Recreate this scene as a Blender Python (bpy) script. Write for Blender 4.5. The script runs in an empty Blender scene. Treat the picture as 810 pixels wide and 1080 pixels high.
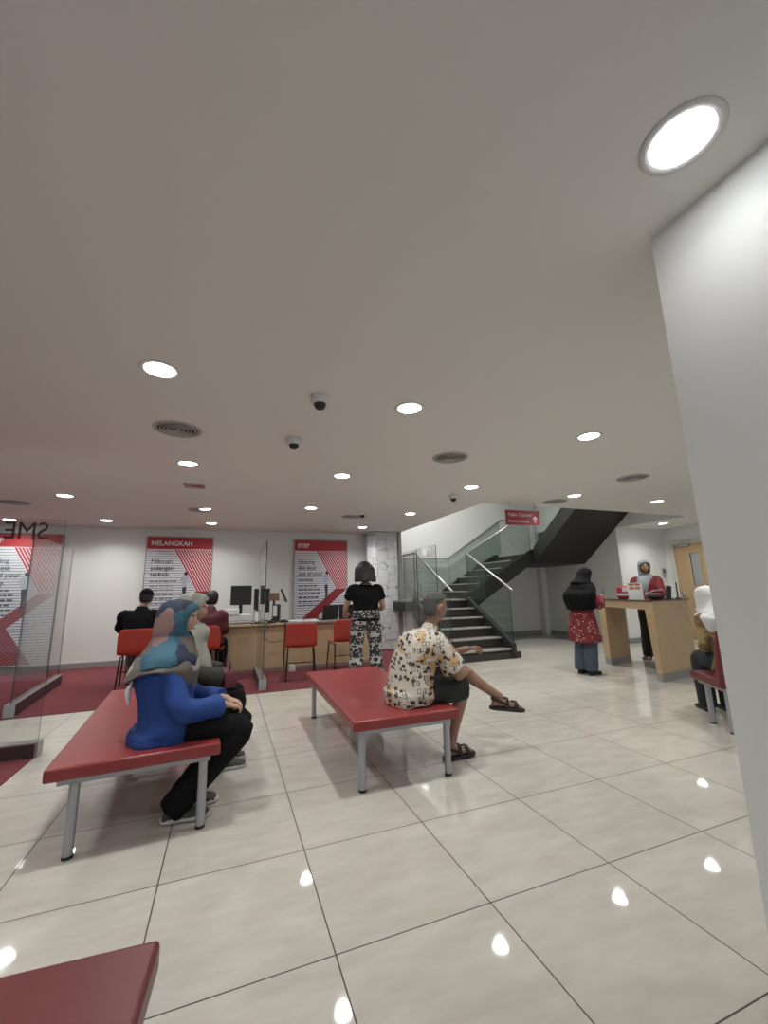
import bpy, bmesh, math, random
import numpy as np
from mathutils import Vector, Matrix, noise, Euler
random.seed(7)
C = bpy.context.scene.collection
sc = bpy.context.scene
PI = math.pi
R = math.radians

# ------------------------------------------------------------------ camera
EYE = 1.2643
cam = bpy.data.cameras.new('camera'); camo = bpy.data.objects.new('camera', cam); C.objects.link(camo)
cam.sensor_fit = 'HORIZONTAL'; cam.sensor_width = 36.0; cam.lens = 36.0 * 432.376 / 810.0
cam.clip_start = 0.02; cam.clip_end = 100
yaw, pitch, roll = 0.363336, 0.190465, -0.021895
f = Vector((math.sin(yaw)*math.cos(pitch), math.cos(yaw)*math.cos(pitch), math.sin(pitch)))
r0 = Vector((math.cos(yaw), -math.sin(yaw), 0)); u0 = r0.cross(f)
rr = r0*math.cos(roll) + u0*math.sin(roll); uu = -r0*math.sin(roll) + u0*math.cos(roll)
mw = Matrix((( rr.x, uu.x, -f.x, 0), (rr.y, uu.y, -f.y, 0), (rr.z, uu.z, -f.z, EYE), (0, 0, 0, 1)))
camo.matrix_world = mw
sc.camera = camo
# ------------------------------------------------------------------ world, exposure, lamp power
w = bpy.data.worlds.new('world'); sc.world = w; w.use_nodes = True
w.node_tree.nodes['Background'].inputs[0].default_value = (0.80, 0.86, 0.95, 1)
w.node_tree.nodes['Background'].inputs[1].default_value = 0.85
sc.view_settings.view_transform = 'Standard'; sc.view_settings.look = 'None'
sc.view_settings.gamma = 1; sc.view_settings.use_curve_mapping = False
sc.view_settings.exposure = 0.0
LAMP_W = 46.0          # each ceiling downlight
LAMP_EMIT = 22.0

# ------------------------------------------------------------------ materials
MC = {}
def mat(name, col, rough=0.5, metal=0.0, bump=0.0, bscale=60.0, var=0.0, vscale=8.0, emit=None, spec=0.5, coat=0.0):
    if name in MC: return MC[name]
    m = bpy.data.materials.new(name); m.use_nodes = True; nt = m.node_tree; N = nt.nodes; L = nt.links
    b = N['Principled BSDF']
    b.inputs['Base Color'].default_value = (*col, 1); b.inputs['Roughness'].default_value = rough
    b.inputs['Metallic'].default_value = metal; b.inputs['Specular IOR Level'].default_value = spec
    b.inputs['Coat Weight'].default_value = coat
    tc = N.new('ShaderNodeTexCoord')
    if var > 0:
        n = N.new('ShaderNodeTexNoise'); n.inputs['Scale'].default_value = vscale; n.inputs['Detail'].default_value = 5
        L.new(tc.outputs['Object'], n.inputs['Vector'])
        mx = N.new('ShaderNodeMix'); mx.data_type = 'RGBA'
        mx.inputs['A'].default_value = (*[c*(1-var) for c in col], 1); mx.inputs['B'].default_value = (*[min(1, c*(1+var)) for c in col], 1)
        L.new(n.outputs['Fac'], mx.inputs['Factor']); L.new(mx.outputs['Result'], b.inputs['Base Color'])
    if bump > 0:
        n = N.new('ShaderNodeTexNoise'); n.inputs['Scale'].default_value = bscale; n.inputs['Detail'].default_value = 3
        L.new(tc.outputs['Object'], n.inputs['Vector'])
        bp = N.new('ShaderNodeBump'); bp.inputs['Strength'].default_value = bump; bp.inputs['Distance'].default_value = 0.004
        L.new(n.outputs['Fac'], bp.inputs['Height']); L.new(bp.outputs['Normal'], b.inputs['Normal'])
    if emit:
        b.inputs['Emission Color'].default_value = (*emit[0], 1); b.inputs['Emission Strength'].default_value = emit[1]
    MC[name] = m
    return m

class NT:
    """small helper for node graphs"""
    def __init__(s, name):
        s.m = bpy.data.materials.new(name); s.m.use_nodes = True; s.nt = s.m.node_tree; s.N = s.nt.nodes; s.L = s.nt.links
        s.b = s.N['Principled BSDF']; s.tc = s.N.new('ShaderNodeTexCoord'); MC[name] = s.m
    def node(s, t, **k):
        n = s.N.new(t)
        for a, v in k.items(): setattr(n, a, v)
        return n
    def link(s, a, b): s.L.new(a, b)
    def inp(s, sock, v):
        if hasattr(v, 'links') or isinstance(v, bpy.types.NodeSocket): s.L.new(v, sock)
        else: sock.default_value = v
    def math(s, op, a, b=None, c=None):
        n = s.N.new('ShaderNodeMath'); n.operation = op
        s.inp(n.inputs[0], a)
        if b is not None: s.inp(n.inputs[1], b)
        if c is not None: s.inp(n.inputs[2], c)
        return n.outputs[0]
    def mix(s, fac, a, b):
        n = s.N.new('ShaderNodeMix'); n.data_type = 'RGBA'
        s.inp(n.inputs['Factor'], fac)
        for k, v in (('A', a), ('B', b)):
            if isinstance(v, tuple): v = (*v, 1) if len(v) == 3 else v
            s.inp(n.inputs[k], v)
        return n.outputs['Result']
    def mapping(s, scale=(1, 1, 1), rot=(0, 0, 0), loc=(0, 0, 0), src='Object'):
        n = s.N.new('ShaderNodeMapping'); n.inputs['Scale'].default_value = scale
        n.inputs['Rotation'].default_value = rot; n.inputs['Location'].default_value = loc
        s.L.new(s.tc.outputs[src], n.inputs['Vector']); return n.outputs[0]
    def noise(s, vec, scale, detail=4, out='Fac'):
        n = s.N.new('ShaderNodeTexNoise'); n.inputs['Scale'].default_value = scale; n.inputs['Detail'].default_value = detail
        s.L.new(vec, n.inputs['Vector']); return n.outputs[out]
    def voro(s, vec, scale, feature='F1', dist='EUCLIDEAN', out='Distance', rnd=1.0):
        n = s.N.new('ShaderNodeTexVoronoi'); n.feature = feature
        if feature != 'DISTANCE_TO_EDGE': n.distance = dist
        n.inputs['Scale'].default_value = scale; n.inputs['Randomness'].default_value = rnd
        s.L.new(vec, n.inputs['Vector']); return n.outputs[out]
    def sep(s, vec):
        n = s.N.new('ShaderNodeSeparateXYZ'); s.L.new(vec, n.inputs[0]); return n.outputs
    def ramp(s, fac, stops, interp='CONSTANT'):
        n = s.N.new('ShaderNodeValToRGB'); cr = n.color_ramp; cr.interpolation = interp
        while len(cr.elements) < len(stops): cr.elements.new(0.5)
        for e, (p, c) in zip(cr.elements, stops): e.position = p; e.color = (*c, 1)
        s.L.new(fac, n.inputs[0]); return n.outputs[0]
    def bump(s, h, strength=0.3, dist=0.004):
        n = s.N.new('ShaderNodeBump'); n.inputs['Strength'].default_value = strength; n.inputs['Distance'].default_value = dist
        s.L.new(h, n.inputs['Height']); s.L.new(n.outputs['Normal'], s.b.inputs['Normal'])

TILE = 0.65
def m_floor():
    t = NT('polished beige porcelain tiles'); P = t.tc.outputs['Object']; o = t.sep(P)
    ux = t.math('DIVIDE', t.math('ADD', o[0], 1.35158*TILE), TILE); uy = t.math('DIVIDE', t.math('ADD', o[1], 2.40627*TILE), TILE)
    fx = t.math('FRACT', t.math('ADD', ux, 50)); fy = t.math('FRACT', t.math('ADD', uy, 50))
    ex = t.math('MINIMUM', fx, t.math('SUBTRACT', 1.0, fx)); ey = t.math('MINIMUM', fy, t.math('SUBTRACT', 1.0, fy))
    e = t.math('MINIMUM', ex, ey); line = t.math('LESS_THAN', e, 0.0042)
    cv = t.node('ShaderNodeCombineXYZ'); t.link(t.math('FLOOR', ux), cv.inputs[0]); t.link(t.math('FLOOR', uy), cv.inputs[1])
    wn = t.node('ShaderNodeTexWhiteNoise'); wn.noise_dimensions = '2D'; t.link(cv.outputs[0], wn.inputs['Vector'])
    off = t.node('ShaderNodeVectorMath'); off.operation = 'ADD'; t.link(P, off.inputs[0])
    sc_ = t.node('ShaderNodeVectorMath'); sc_.operation = 'SCALE'; t.link(wn.outputs['Color'], sc_.inputs[0]); sc_.inputs['Scale'].default_value = 9
    t.link(sc_.outputs[0], off.inputs[1])
    mp = t.node('ShaderNodeMapping'); mp.inputs['Scale'].default_value = (1.0, 3.0, 1); mp.inputs['Rotation'].default_value = (0, 0, 0.5)
    t.link(off.outputs[0], mp.inputs['Vector'])
    n = t.noise(mp.outputs[0], 4.5, 8)
    c = t.ramp(n, [(0.28, (0.455, 0.43, 0.38)), (0.5, (0.50, 0.475, 0.425)), (0.74, (0.55, 0.525, 0.475))], 'LINEAR')
    c = t.mix(t.math('MULTIPLY', wn.outputs['Value'], 0.2), c, (0.455, 0.425, 0.37))
    c = t.mix(line, c, (0.035, 0.03, 0.026)); t.link(c, t.b.inputs['Base Color'])
    t.link(t.math('ADD', t.math('MULTIPLY', line, 0.5), t.math('ADD', 0.02, t.math('MULTIPLY', n, 0.03))), t.b.inputs['Roughness'])
    t.b.inputs['Specular IOR Level'].default_value = 0.55
    return t.m
def m_carpet():
    t = NT('maroon carpet tiles'); P = t.tc.outputs['Object']
    n1 = t.noise(P, 260, 3); n2 = t.noise(t.mapping((1, 5, 1)), 3, 4)
    c = t.mix(n1, (0.085, 0.018, 0.024), (0.19, 0.055, 0.062)); c = t.mix(t.math('MULTIPLY', n2, 0.35), c, (0.20, 0.07, 0.075))
    t.link(c, t.b.inputs['Base Color']); t.b.inputs['Roughness'].default_value = 0.95; t.b.inputs['Specular IOR Level'].default_value = 0.1
    t.bump(n1, 0.5, 0.003); return t.m
def m_wood(name, a, b, axis='Z', scale=1.0):
    t = NT(name); sc3 = {'Z': (9, 9, 0.7), 'X': (0.7, 9, 9), 'Y': (9, .7, 9)}[axis]
    v = t.mapping(tuple(k*scale for k in sc3)); n = t.noise(v, 5, 6); n2 = t.noise(v, 26, 3)
    c = t.mix(n, a, b); c = t.mix(t.math('MULTIPLY', n2, 0.25), c, tuple(k*0.72 for k in a)); t.link(c, t.b.inputs['Base Color'])
    t.b.inputs['Roughness'].default_value = 0.42; t.bump(n2, 0.08, 0.001); return t.m
def m_glass(name, tint, gl=1.0):
    m = bpy.data.materials.new(name); m.use_nodes = True; nt = m.node_tree; N = nt.nodes; L = nt.links
    for n in list(N): N.remove(n)
    out = N.new('ShaderNodeOutputMaterial'); tr = N.new('ShaderNodeBsdfTransparent'); tr.inputs[0].default_value = (*tint, 1)
    g = N.new('ShaderNodeBsdfGlossy'); g.inputs['Roughness'].default_value = 0.02; g.inputs['Color'].default_value = (gl, gl, gl, 1)
    ge = N.new('ShaderNodeNewGeometry'); dt = N.new('ShaderNodeVectorMath'); dt.operation = 'DOT_PRODUCT'; L.new(ge.outputs['Normal'], dt.inputs[0]); L.new(ge.outputs['Incoming'], dt.inputs[1])
    def mt(op, x, y):
        n = N.new('ShaderNodeMath'); n.operation = op
        for i, v in ((0, x), (1, y)):
            if isinstance(v, (int, float)): n.inputs[i].default_value = v
            elif v is not None: L.new(v, n.inputs[i])
        return n.outputs[0]
    fr = mt('ADD', mt('MULTIPLY', mt('POWER', mt('SUBTRACT', 1.0, mt('ABSOLUTE', dt.outputs['Value'], None)), 5.0), .90), .035)
    mx = N.new('ShaderNodeMixShader'); L.new(fr, mx.inputs[0]); L.new(tr.outputs[0], mx.inputs[1]); L.new(g.outputs[0], mx.inputs[2])
    L.new(mx.outputs[0], out.inputs['Surface']); MC[name] = m; return m
def m_maze():
    t = NT('white panel with black line drawing'); o = t.sep(t.tc.outputs['Object'])
    cv = t.node('ShaderNodeCombineXYZ'); t.link(t.math('ADD', o[0], t.math('MULTIPLY', o[1], 0.6)), cv.inputs[0]); t.link(o[2], cv.inputs[1])
    d = t.node('ShaderNodeTexVoronoi'); d.feature = 'F1'; d.distance = 'CHEBYCHEV'; d.inputs['Scale'].default_value = 5.0; d.inputs['Randomness'].default_value = .8
    t.link(cv.outputs[0], d.inputs['Vector'])
    d2 = t.node('ShaderNodeTexVoronoi'); d2.feature = 'F2'; d2.distance = 'CHEBYCHEV'; d2.inputs['Scale'].default_value = 5.0; d2.inputs['Randomness'].default_value = .8
    t.link(cv.outputs[0], d2.inputs['Vector'])
    ln = t.math('LESS_THAN', t.math('SUBTRACT', d2.outputs['Distance'], d.outputs['Distance']), 0.020)
    t.link(t.mix(ln, (0.62, 0.63, 0.66), (0.24, 0.24, 0.27)), t.b.inputs['Base Color']); t.b.inputs['Roughness'].default_value = 0.5
    return t.m
def m_batik():
    t = NT('cream batik print'); P = t.tc.outputs['Object']
    o = t.sep(P); cv = t.node('ShaderNodeCombineXYZ')
    t.link(t.math('ADD', o[0], t.math('MULTIPLY', o[1], 0.9)), cv.inputs[0]); t.link(o[2], cv.inputs[1]); t.link(t.math('MULTIPLY', o[1], 0.5), cv.inputs[2])
    V = cv.outputs[0]
    a = t.sep(t.voro(V, 10, dist='CHEBYCHEV', out='Color', rnd=.75))[0]; ad = t.voro(V, 10, dist='CHEBYCHEV', rnd=.75)
    tan = t.math('MULTIPLY', t.math('GREATER_THAN', a, 0.58), t.math('LESS_THAN', ad, 0.40))
    c = t.mix(tan, (0.53, 0.49, 0.42), (0.50, 0.33, 0.17))
    st = t.node('ShaderNodeMapping'); st.inputs['Scale'].default_value = (1, 1.6, 1); st.inputs['Rotation'].default_value = (0, 0, .35); t.link(V, st.inputs['Vector']); SV = st.outputs[0]
    bd = t.voro(SV, 19, rnd=.85); bcol = t.sep(t.voro(SV, 19, out='Color', rnd=.85))
    blk = t.math('MULTIPLY', t.math('LESS_THAN', t.math('ADD', bd, t.math('MULTIPLY', t.noise(V, 80, 2), 0.34)), 0.58), t.math('GREATER_THAN', bcol[1], 0.52))
    c = t.mix(blk, c, (0.028, 0.024, 0.022))
    rd = t.voro(V, 22, dist='CHEBYCHEV', rnd=.6); rc = t.sep(t.voro(V, 22, dist='CHEBYCHEV', out='Color', rnd=.6))
    ln = t.math('MULTIPLY', t.math('MULTIPLY', t.math('GREATER_THAN', rd, 0.26), t.math('LESS_THAN', rd, 0.36)), t.math('GREATER_THAN', rc[2], 0.40))
    c = t.mix(ln, c, (0.10, 0.08, 0.07)); t.link(c, t.b.inputs['Base Color']); t.b.inputs['Roughness'].default_value = 0.8
    return t.m
def m_redprint():
    t = NT('red floral print'); P = t.tc.outputs['Object']
    d = t.voro(P, 34); k = t.noise(P, 9, 2); sp = t.math('MULTIPLY', t.math('LESS_THAN', t.math('ADD', d, t.math('MULTIPLY', t.noise(P, 60, 2), 0.3)), 0.46), t.math('GREATER_THAN', k, 0.52))
    c = t.mix(t.noise(P, 20, 3), (0.13, 0.009, 0.014), (0.21, 0.022, 0.028)); c = t.mix(sp, c, (0.60, 0.42, 0.38))
    t.link(c, t.b.inputs['Base Color']); t.b.inputs['Roughness'].default_value = 0.8; return t.m
def m_eleph():
    t = NT('black and white banded print'); P = t.tc.outputs['Object']; o = t.sep(P)
    ph = t.math('FRACT', t.math('MULTIPLY', o[2], 6.0)); band = t.math('LESS_THAN', ph, 0.42)
    v = t.voro(P, 15); bl = t.math('LESS_THAN', t.math('ADD', v, t.math('MULTIPLY', t.noise(P, 40, 2), 0.2)), 0.58)
    dots = t.math('LESS_THAN', t.voro(P, 34), 0.36)
    wh = (0.40, 0.39, 0.37); bk = (0.02, 0.02, 0.024)
    c1 = t.mix(bl, wh, bk); c2 = t.mix(dots, bk, (0.36, 0.35, 0.34))
    c = t.mix(band, c2, c1); edge = t.math('LESS_THAN', t.math('ABSOLUTE', t.math('SUBTRACT', ph, 0.46)), 0.03); c = t.mix(edge, c, wh)
    t.link(c, t.b.inputs['Base Color']); t.b.inputs['Roughness'].default_value = 0.85; return t.m
def m_patch(name, stops, scale, warp=0.3, rough=0.75):
    t = NT(name); P = t.tc.outputs['Object']
    nv = t.node('ShaderNodeVectorMath'); nv.operation = 'SCALE'; t.link(t.noise(P, 5, 2, 'Color'), nv.inputs[0]); nv.inputs['Scale'].default_value = warp
    ad = t.node('ShaderNodeVectorMath'); ad.operation = 'ADD'; t.link(P, ad.inputs[0]); t.link(nv.outputs[0], ad.inputs[1])
    c = t.ramp(t.sep(t.voro(ad.outputs[0], scale, out='Color'))[0], stops)
    t.link(c, t.b.inputs['Base Color']); t.b.inputs['Roughness'].default_value = rough; return t.m
def m_stripe_riser():
    t = NT('dark ribbed stair riser'); o = t.sep(t.tc.outputs['Object'])
    s = t.math('FRACT', t.math('MULTIPLY', t.math('ADD', o[0], o[1]), 22))
    c = t.mix(t.math('LESS_THAN', s, 0.5), (0.035, 0.031, 0.027), (0.055, 0.048, 0.04)); t.link(c, t.b.inputs['Base Color']); t.b.inputs['Roughness'].default_value = 0.35; return t.m

WALL = mat('off white wall paint', (0.72, 0.73, 0.71), 0.6, bump=0.05, bscale=180)
CEIL = mat('off white ceiling paint', (0.74, 0.735, 0.70), 0.7, bump=0.03, bscale=120)
FLOOR = m_floor(); CARPET = m_carpet()
OAK = m_wood('pale oak laminate', (0.42, 0.29, 0.165), (0.55, 0.41, 0.25)); OAKX = m_wood('pale oak laminate top', (0.47, 0.36, 0.22), (0.60, 0.48, 0.32), 'X')
DOORW = m_wood('oak door veneer', (0.42, 0.28, 0.15), (0.52, 0.37, 0.21))
SKIRT = mat('grey skirting', (0.27, 0.265, 0.26), 0.35)
STEEL = mat('brushed steel', (0.42, 0.42, 0.42), 0.32, 0.8)
GREYLEG = mat('silver grey powder coat', (0.36, 0.37, 0.39), 0.38, 0.35)
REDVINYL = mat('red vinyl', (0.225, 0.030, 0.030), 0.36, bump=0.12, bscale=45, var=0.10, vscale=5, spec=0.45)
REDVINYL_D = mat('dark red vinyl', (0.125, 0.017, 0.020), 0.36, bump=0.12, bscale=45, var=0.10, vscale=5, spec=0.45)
REDPL = mat('red plastic', (0.40, 0.035, 0.022), 0.4, bump=0.02)
BLACKM = mat('black metal', (0.016, 0.016, 0.017), 0.4, 0.3)
BLACKP = mat('black plastic', (0.014, 0.014, 0.015), 0.42)
RUBBER = mat('black rubber', (0.012, 0.012, 0.012), 0.7)
WHITEP = mat('white plastic', (0.62, 0.62, 0.61), 0.4)
GREYP = mat('grey plastic', (0.30, 0.30, 0.30), 0.45)
PAPER = mat('white paper', (0.70, 0.70, 0.69), 0.8)
GLASS = m_glass('clear glass', (0.93, 0.95, 0.94)); GLASSG = m_glass('green tinted glass', (0.87, 0.905, 0.885))
GLASSE = mat('glass edge', (0.03, 0.045, 0.045), 0.2)
DARKMET = mat('dark bronze cladding', (0.011, 0.011, 0.0105), 0.5, 0.0)
STRING = mat('dark grey painted steel', (0.030, 0.032, 0.033), 0.4)
SIGNRED = mat('red sign face', (0.30, 0.012, 0.02), 0.4); SIGNWHITE = mat('white lettering', (0.75, 0.72, 0.72), 0.5)
LAMP = mat('lamp diffuser', (1, 1, 1), 0.5, emit=((0.96, 0.98, 1.0), LAMP_EMIT))
VENTM = mat('grey vent metal', (0.40, 0.39, 0.37), 0.5); VENTD = mat('vent shadow gap', (0.05, 0.05, 0.05), 0.8)
SKIN = mat('tan skin', (0.36, 0.20, 0.13), 0.5, bump=0.05, bscale=150, var=0.08, vscale=25)
SKIN2 = mat('light brown skin', (0.42, 0.255, 0.175), 0.5, bump=0.05, bscale=150, var=0.06, vscale=25)
HAIRB = mat('black hair', (0.009, 0.008, 0.008), 0.62, bump=0.6, bscale=110)
EYEW = mat('eye white', (0.6, 0.58, 0.55), 0.3); EYEB = mat('dark iris', (0.012, 0.008, 0.006), 0.2)
LIP = mat('lips', (0.30, 0.11, 0.09), 0.5)
BLACKC = mat('black cloth', (0.008, 0.008, 0.009), 0.9, spec=0.12, bump=0.3, bscale=90)
LINE = mat('grey printed line', (0.19, 0.19, 0.22), 0.6); INK = mat('dark print', (0.035, 0.033, 0.05), 0.6)
PRED = mat('red print', (0.42, 0.022, 0.030), 0.5); PDRED = mat('dark red print', (0.11, 0.012, 0.018), 0.5); PWHITE = mat('white print', (0.66, 0.66, 0.70), 0.5)
PBLUE = mat('pale grey print', (0.40, 0.42, 0.50), 0.5)
SOLEW = mat('off white sole', (0.55, 0.53, 0.48), 0.6)

# ------------------------------------------------------------------ mesh builder
class MB:
    def __init__(s): s.v = []; s.f = []; s.mi = []; s.cur = 0
    def add(s, vs, fs):
        o = len(s.v); s.v += [tuple(v) for v in vs]
        for q in fs: s.f.append([i+o for i in q]); s.mi.append(s.cur)
        return s
    def box(s, lo, hi, M=None):
        x0, y0, z0 = lo; x1, y1, z1 = hi
        vs = [Vector(p) for p in ((x0,y0,z0),(x1,y0,z0),(x1,y1,z0),(x0,y1,z0),(x0,y0,z1),(x1,y0,z1),(x1,y1,z1),(x0,y1,z1))]
        if M is not None: vs = [M @ v for v in vs]
        return s.add(vs, [(0,3,2,1),(4,5,6,7),(0,1,5,4),(1,2,6,5),(2,3,7,6),(3,0,4,7)])
    def prism(s, poly, axis, a, b):
        """poly: 2D points; axis 'x','y','z' = extrusion direction from a to b"""
        def P(p, t): return {'x': (t, p[0], p[1]), 'y': (p[0], t, p[1]), 'z': (p[0], p[1], t)}[axis]
        n = len(poly); vs = [P(p, a) for p in poly] + [P(p, b) for p in poly]
        return s.add(vs, [tuple(range(n))[::-1], tuple(range(n, 2*n))] + [(i, (i+1) % n, n+(i+1) % n, n+i) for i in range(n)])
    def loft(s, rings, closed=True, caps=True):
        n = len(rings[0]); o = []
        vs = [p for r in rings for p in r]; fs = []
        for k in range(len(rings)-1):
            for i in range(n if closed else n-1):
                j = (i+1) % n; fs.append((k*n+i, k*n+j, (k+1)*n+j, (k+1)*n+i))
        if caps and closed:
            for k, rev in ((0, True), (len(rings)-1, False)):
                c = sum((Vector(p) for p in rings[k]), Vector())/n; vs.append(c); ci = len(vs)-1
                for i in range(n):
                    j = (i+1) % n; t = (k*n+i, k*n+j, ci); fs.append(t[::-1] if rev else t)
        return s.add(vs, fs)
    def tube(s, pts, rad, n=12, smooth=0, ends=True, up=None, flat=1.0):
        pts = [Vector(p) for p in pts]
        if not hasattr(rad, '__len__'): rad = [rad]*len(pts)
        if smooth: pts, rad = crom(pts, list(rad), smooth)
        rings = []; prev = None
        for i, p in enumerate(pts):
            t = (pts[min(i+1, len(pts)-1)] - pts[max(i-1, 0)]).normalized()
            if prev is None:
                a = up if up is not None else (Vector((0, 0, 1)) if abs(t.z) < 0.9 else Vector((0, 1, 0)))
            else: a = prev
            a = Vector(a); x = (a - t*a.dot(t)).normalized(); prev = x; y = t.cross(x)
            ring = lambda c, r: [c + (x*math.cos(2*PI*k/n)*r*flat + y*math.sin(2*PI*k/n)*r) for k in range(n)]
            if ends and i == 0:
                for q in (0.25, 0.6, 0.88): rings.append(ring(p - t*rad[0]*(1-q)*0.9, rad[0]*math.sqrt(1-(1-q)**2)))
            rings.append(ring(p, rad[i]))
            if ends and i == len(pts)-1:
                for q in (0.88, 0.6, 0.25): rings.append(ring(p + t*rad[i]*(1-q)*0.9, rad[i]*math.sqrt(1-(1-q)**2)))
        return s.loft(rings)
    def lathe(s, prof, n=32, M=None, closed=False):
        """prof: list of (r, z)"""
        rings = [[Vector((r*math.cos(2*PI*k/n), r*math.sin(2*PI*k/n), z)) for k in range(n)] for r, z in prof]
        if closed: rings.append(rings[0])
        if M is not None: rings = [[M @ p for p in q] for q in rings]
        return s.loft(rings, caps=not closed)
    def ell(s, c, rx, ry, rz, n=16, M=None):
        rings = []
        for i in range(1, n):
            a = PI*i/n
            rings.append([Vector((rx*math.sin(a)*math.cos(2*PI*k/n/1), ry*math.sin(a)*math.sin(2*PI*k/n), -rz*math.cos(a))) for k in range(n)])
        c = Vector(c); rings = [[c + ((M @ p) if M is not None else p) for p in r] for r in rings]
        return s.loft(rings)
    def me(s, name='mesh'):
        m = bpy.data.meshes.new(name); m.from_pydata(s.v, [], s.f); m.update()
        m.polygons.foreach_set('material_index', s.mi)
        bm = bmesh.new(); bm.from_mesh(m); bmesh.ops.recalc_face_normals(bm, faces=bm.faces); bm.to_mesh(m); bm.free()
        return m
    def build(s, name, mats, parent=None, smooth=False, bevel=0.0, seg=2, loc=None):
        m = s.me(name)
        for k in (mats if isinstance(mats, (list, tuple)) else [mats]): m.materials.append(k)
        o = bpy.data.objects.new(name, m); C.objects.link(o)
        if parent is not None: o.parent = parent
        if loc is not None: o.location = loc
        if smooth: m.polygons.foreach_set('use_smooth', [True]*len(m.polygons))
        if bevel > 0:
            b = o.modifiers.new('bevel', 'BEVEL'); b.width = bevel; b.segments = seg; b.limit_method = 'ANGLE'; b.angle_limit = R(40)
            if not smooth: m.polygons.foreach_set('use_smooth', [True]*len(m.polygons)); m.set_sharp_from_angle(angle=R(35))
        elif smooth == 'auto': m.set_sharp_from_angle(angle=R(40))
        return o
def crom(pts, rad, sub):
    P = [pts[0]] + pts + [pts[-1]]; Rr = [rad[0]] + rad + [rad[-1]]; o = []; q = []
    for i in range(1, len(P)-2):
        for k in range(sub):
            t = k/sub; t2 = t*t; t3 = t2*t
            g = lambda a, b, c, d: 0.5*((2*b) + (c-a)*t + (2*a-5*b+4*c-d)*t2 + (3*b-a-3*c+d)*t3)
            o.append(g(P[i-1], P[i], P[i+1], P[i+2])); q.append(max(0.002, g(Rr[i-1], Rr[i], Rr[i+1], Rr[i+2])))
    o.append(P[-2]); q.append(Rr[-2]); return o, q
def empty(name, label, cat, loc=(0, 0, 0), rz=0.0, group=None):
    o = bpy.data.objects.new(name, None); C.objects.link(o); o.location = loc; o.rotation_euler = (0, 0, rz); o.empty_display_size = 0.1
    return tag(o, label, cat, group)
def tag(o, label, cat, group=None):
    o['label'] = label; o['category'] = cat
    if group: o['group'] = group
    return o
def struct(o): o['kind'] = 'structure'; return o
def dup(root, loc, rz, label, group=None):
    r = root.copy(); C.objects.link(r); r.location = loc; r.rotation_euler = (0, 0, rz); r['label'] = label
    if group: r['group'] = group
    def rec(a, b):
        for ch in list(a.children):
            if ch in made: continue
            c = ch.copy()
            if ch.type == 'LIGHT': pass
            C.objects.link(c); c.parent = b; made.add(c); rec(ch, c)
    made = set(); rec(root, r)
    return r
def text_mesh(name, s, size, M, m, parent, align='LEFT', bold=0.0, depth=0.0015, spacing=1.0, sx=1.0):
    cu = bpy.data.curves.new('lettering', 'FONT'); cu.body = s; cu.size = size; cu.align_x = align; cu.extrude = depth; cu.offset = bold; cu.space_character = spacing
    o = bpy.data.objects.new('tmp_lettering', cu); C.objects.link(o)
    dg = bpy.context.evaluated_depsgraph_get(); me = bpy.data.meshes.new_from_object(o.evaluated_get(dg)); bpy.data.objects.remove(o)
    me.transform(M @ Matrix.Diagonal((sx, 1, 1, 1))); me.materials.clear(); me.materials.append(m)
    q = bpy.data.objects.new(name, me); C.objects.link(q)
    if parent is not None: q.parent = parent
    return q
FACE_NEG_Y = Matrix.Rotation(R(90), 4, 'X')         # text lying in XY -> stands in XZ, readable from -Y
def TM(x, y, z, rz=0.0): return Matrix.Translation((x, y, z)) @ Matrix.Rotation(rz, 4, 'Z') @ FACE_NEG_Y

# ------------------------------------------------------------------ setting
HC = 2.6                 # ceiling height
OX0, OX1, OY0, OY1 = 3.72, 8.47, 5.37, 9.6      # stairwell opening in the ceiling
XW, YB = -6.5, 9.25
struct(MB().box((XW, -4, -0.1), (11.2, 11, 0)).build('floor', FLOOR))
struct(MB().box((XW, 5.86, 0), (3.45, YB, 0.006)).build('floor_carpet', CARPET))
struct(MB().box((XW, 0.5, 0), (-1.40, 4.40, 0.006)).build('floor_carpet', CARPET))
cb = MB()
cb.box((XW, -4, HC), (11.2, OY0, HC+0.25)); cb.box((XW, OY0, HC), (OX0, YB+.2, HC+0.25)); cb.box((OX1, OY0, HC), (11.2, 9.6, HC+0.25))
struct(cb.build('ceiling', CEIL))
struct(MB().box((OX0-.6, OY0-.6, 5.2), (OX1+.6, OY1+.6, 5.3)).build('ceiling_stairwell', CEIL))
struct(MB().box((XW, YB, 0), (3.72, YB+0.15, HC)).build('wall_back', WALL))
struct(MB().box((XW-.15, -4, 0), (XW, YB, HC)).build('wall_left', WALL))
struct(MB().box((3.3, OY1, 0), (OX1+.1, OY1+0.15, 5.2)).build('wall_stair_back', WALL))
STW = mat('shaded stair wall paint', (0.62, 0.60, 0.56), 0.6, bump=0.05, bscale=180)
struct(MB().box((OX1, 7.0, 0), (OX1+.12, OY1, 5.2)).build('wall_stair_right', WALL))
struct(MB().box((OX1, OY0, HC+.25), (OX1+.12, 7.0, 5.2)).build('wall_stair_right_upper', WALL))
struct(MB().box((OX0-.12, OY0, HC+.25), (OX0, OY1, 5.2)).build('wall_stair_left_upper', WALL))
struct(MB().box((OX0-.12, OY0-.12, HC+.25), (OX1+.12, OY0, 5.2)).build('wall_stair_front_upper', WALL))
struct(MB().box((OX1+.12, 7.0, 0), (10.15, 7.12, HC)).build('wall_inner', WALL))
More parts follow.
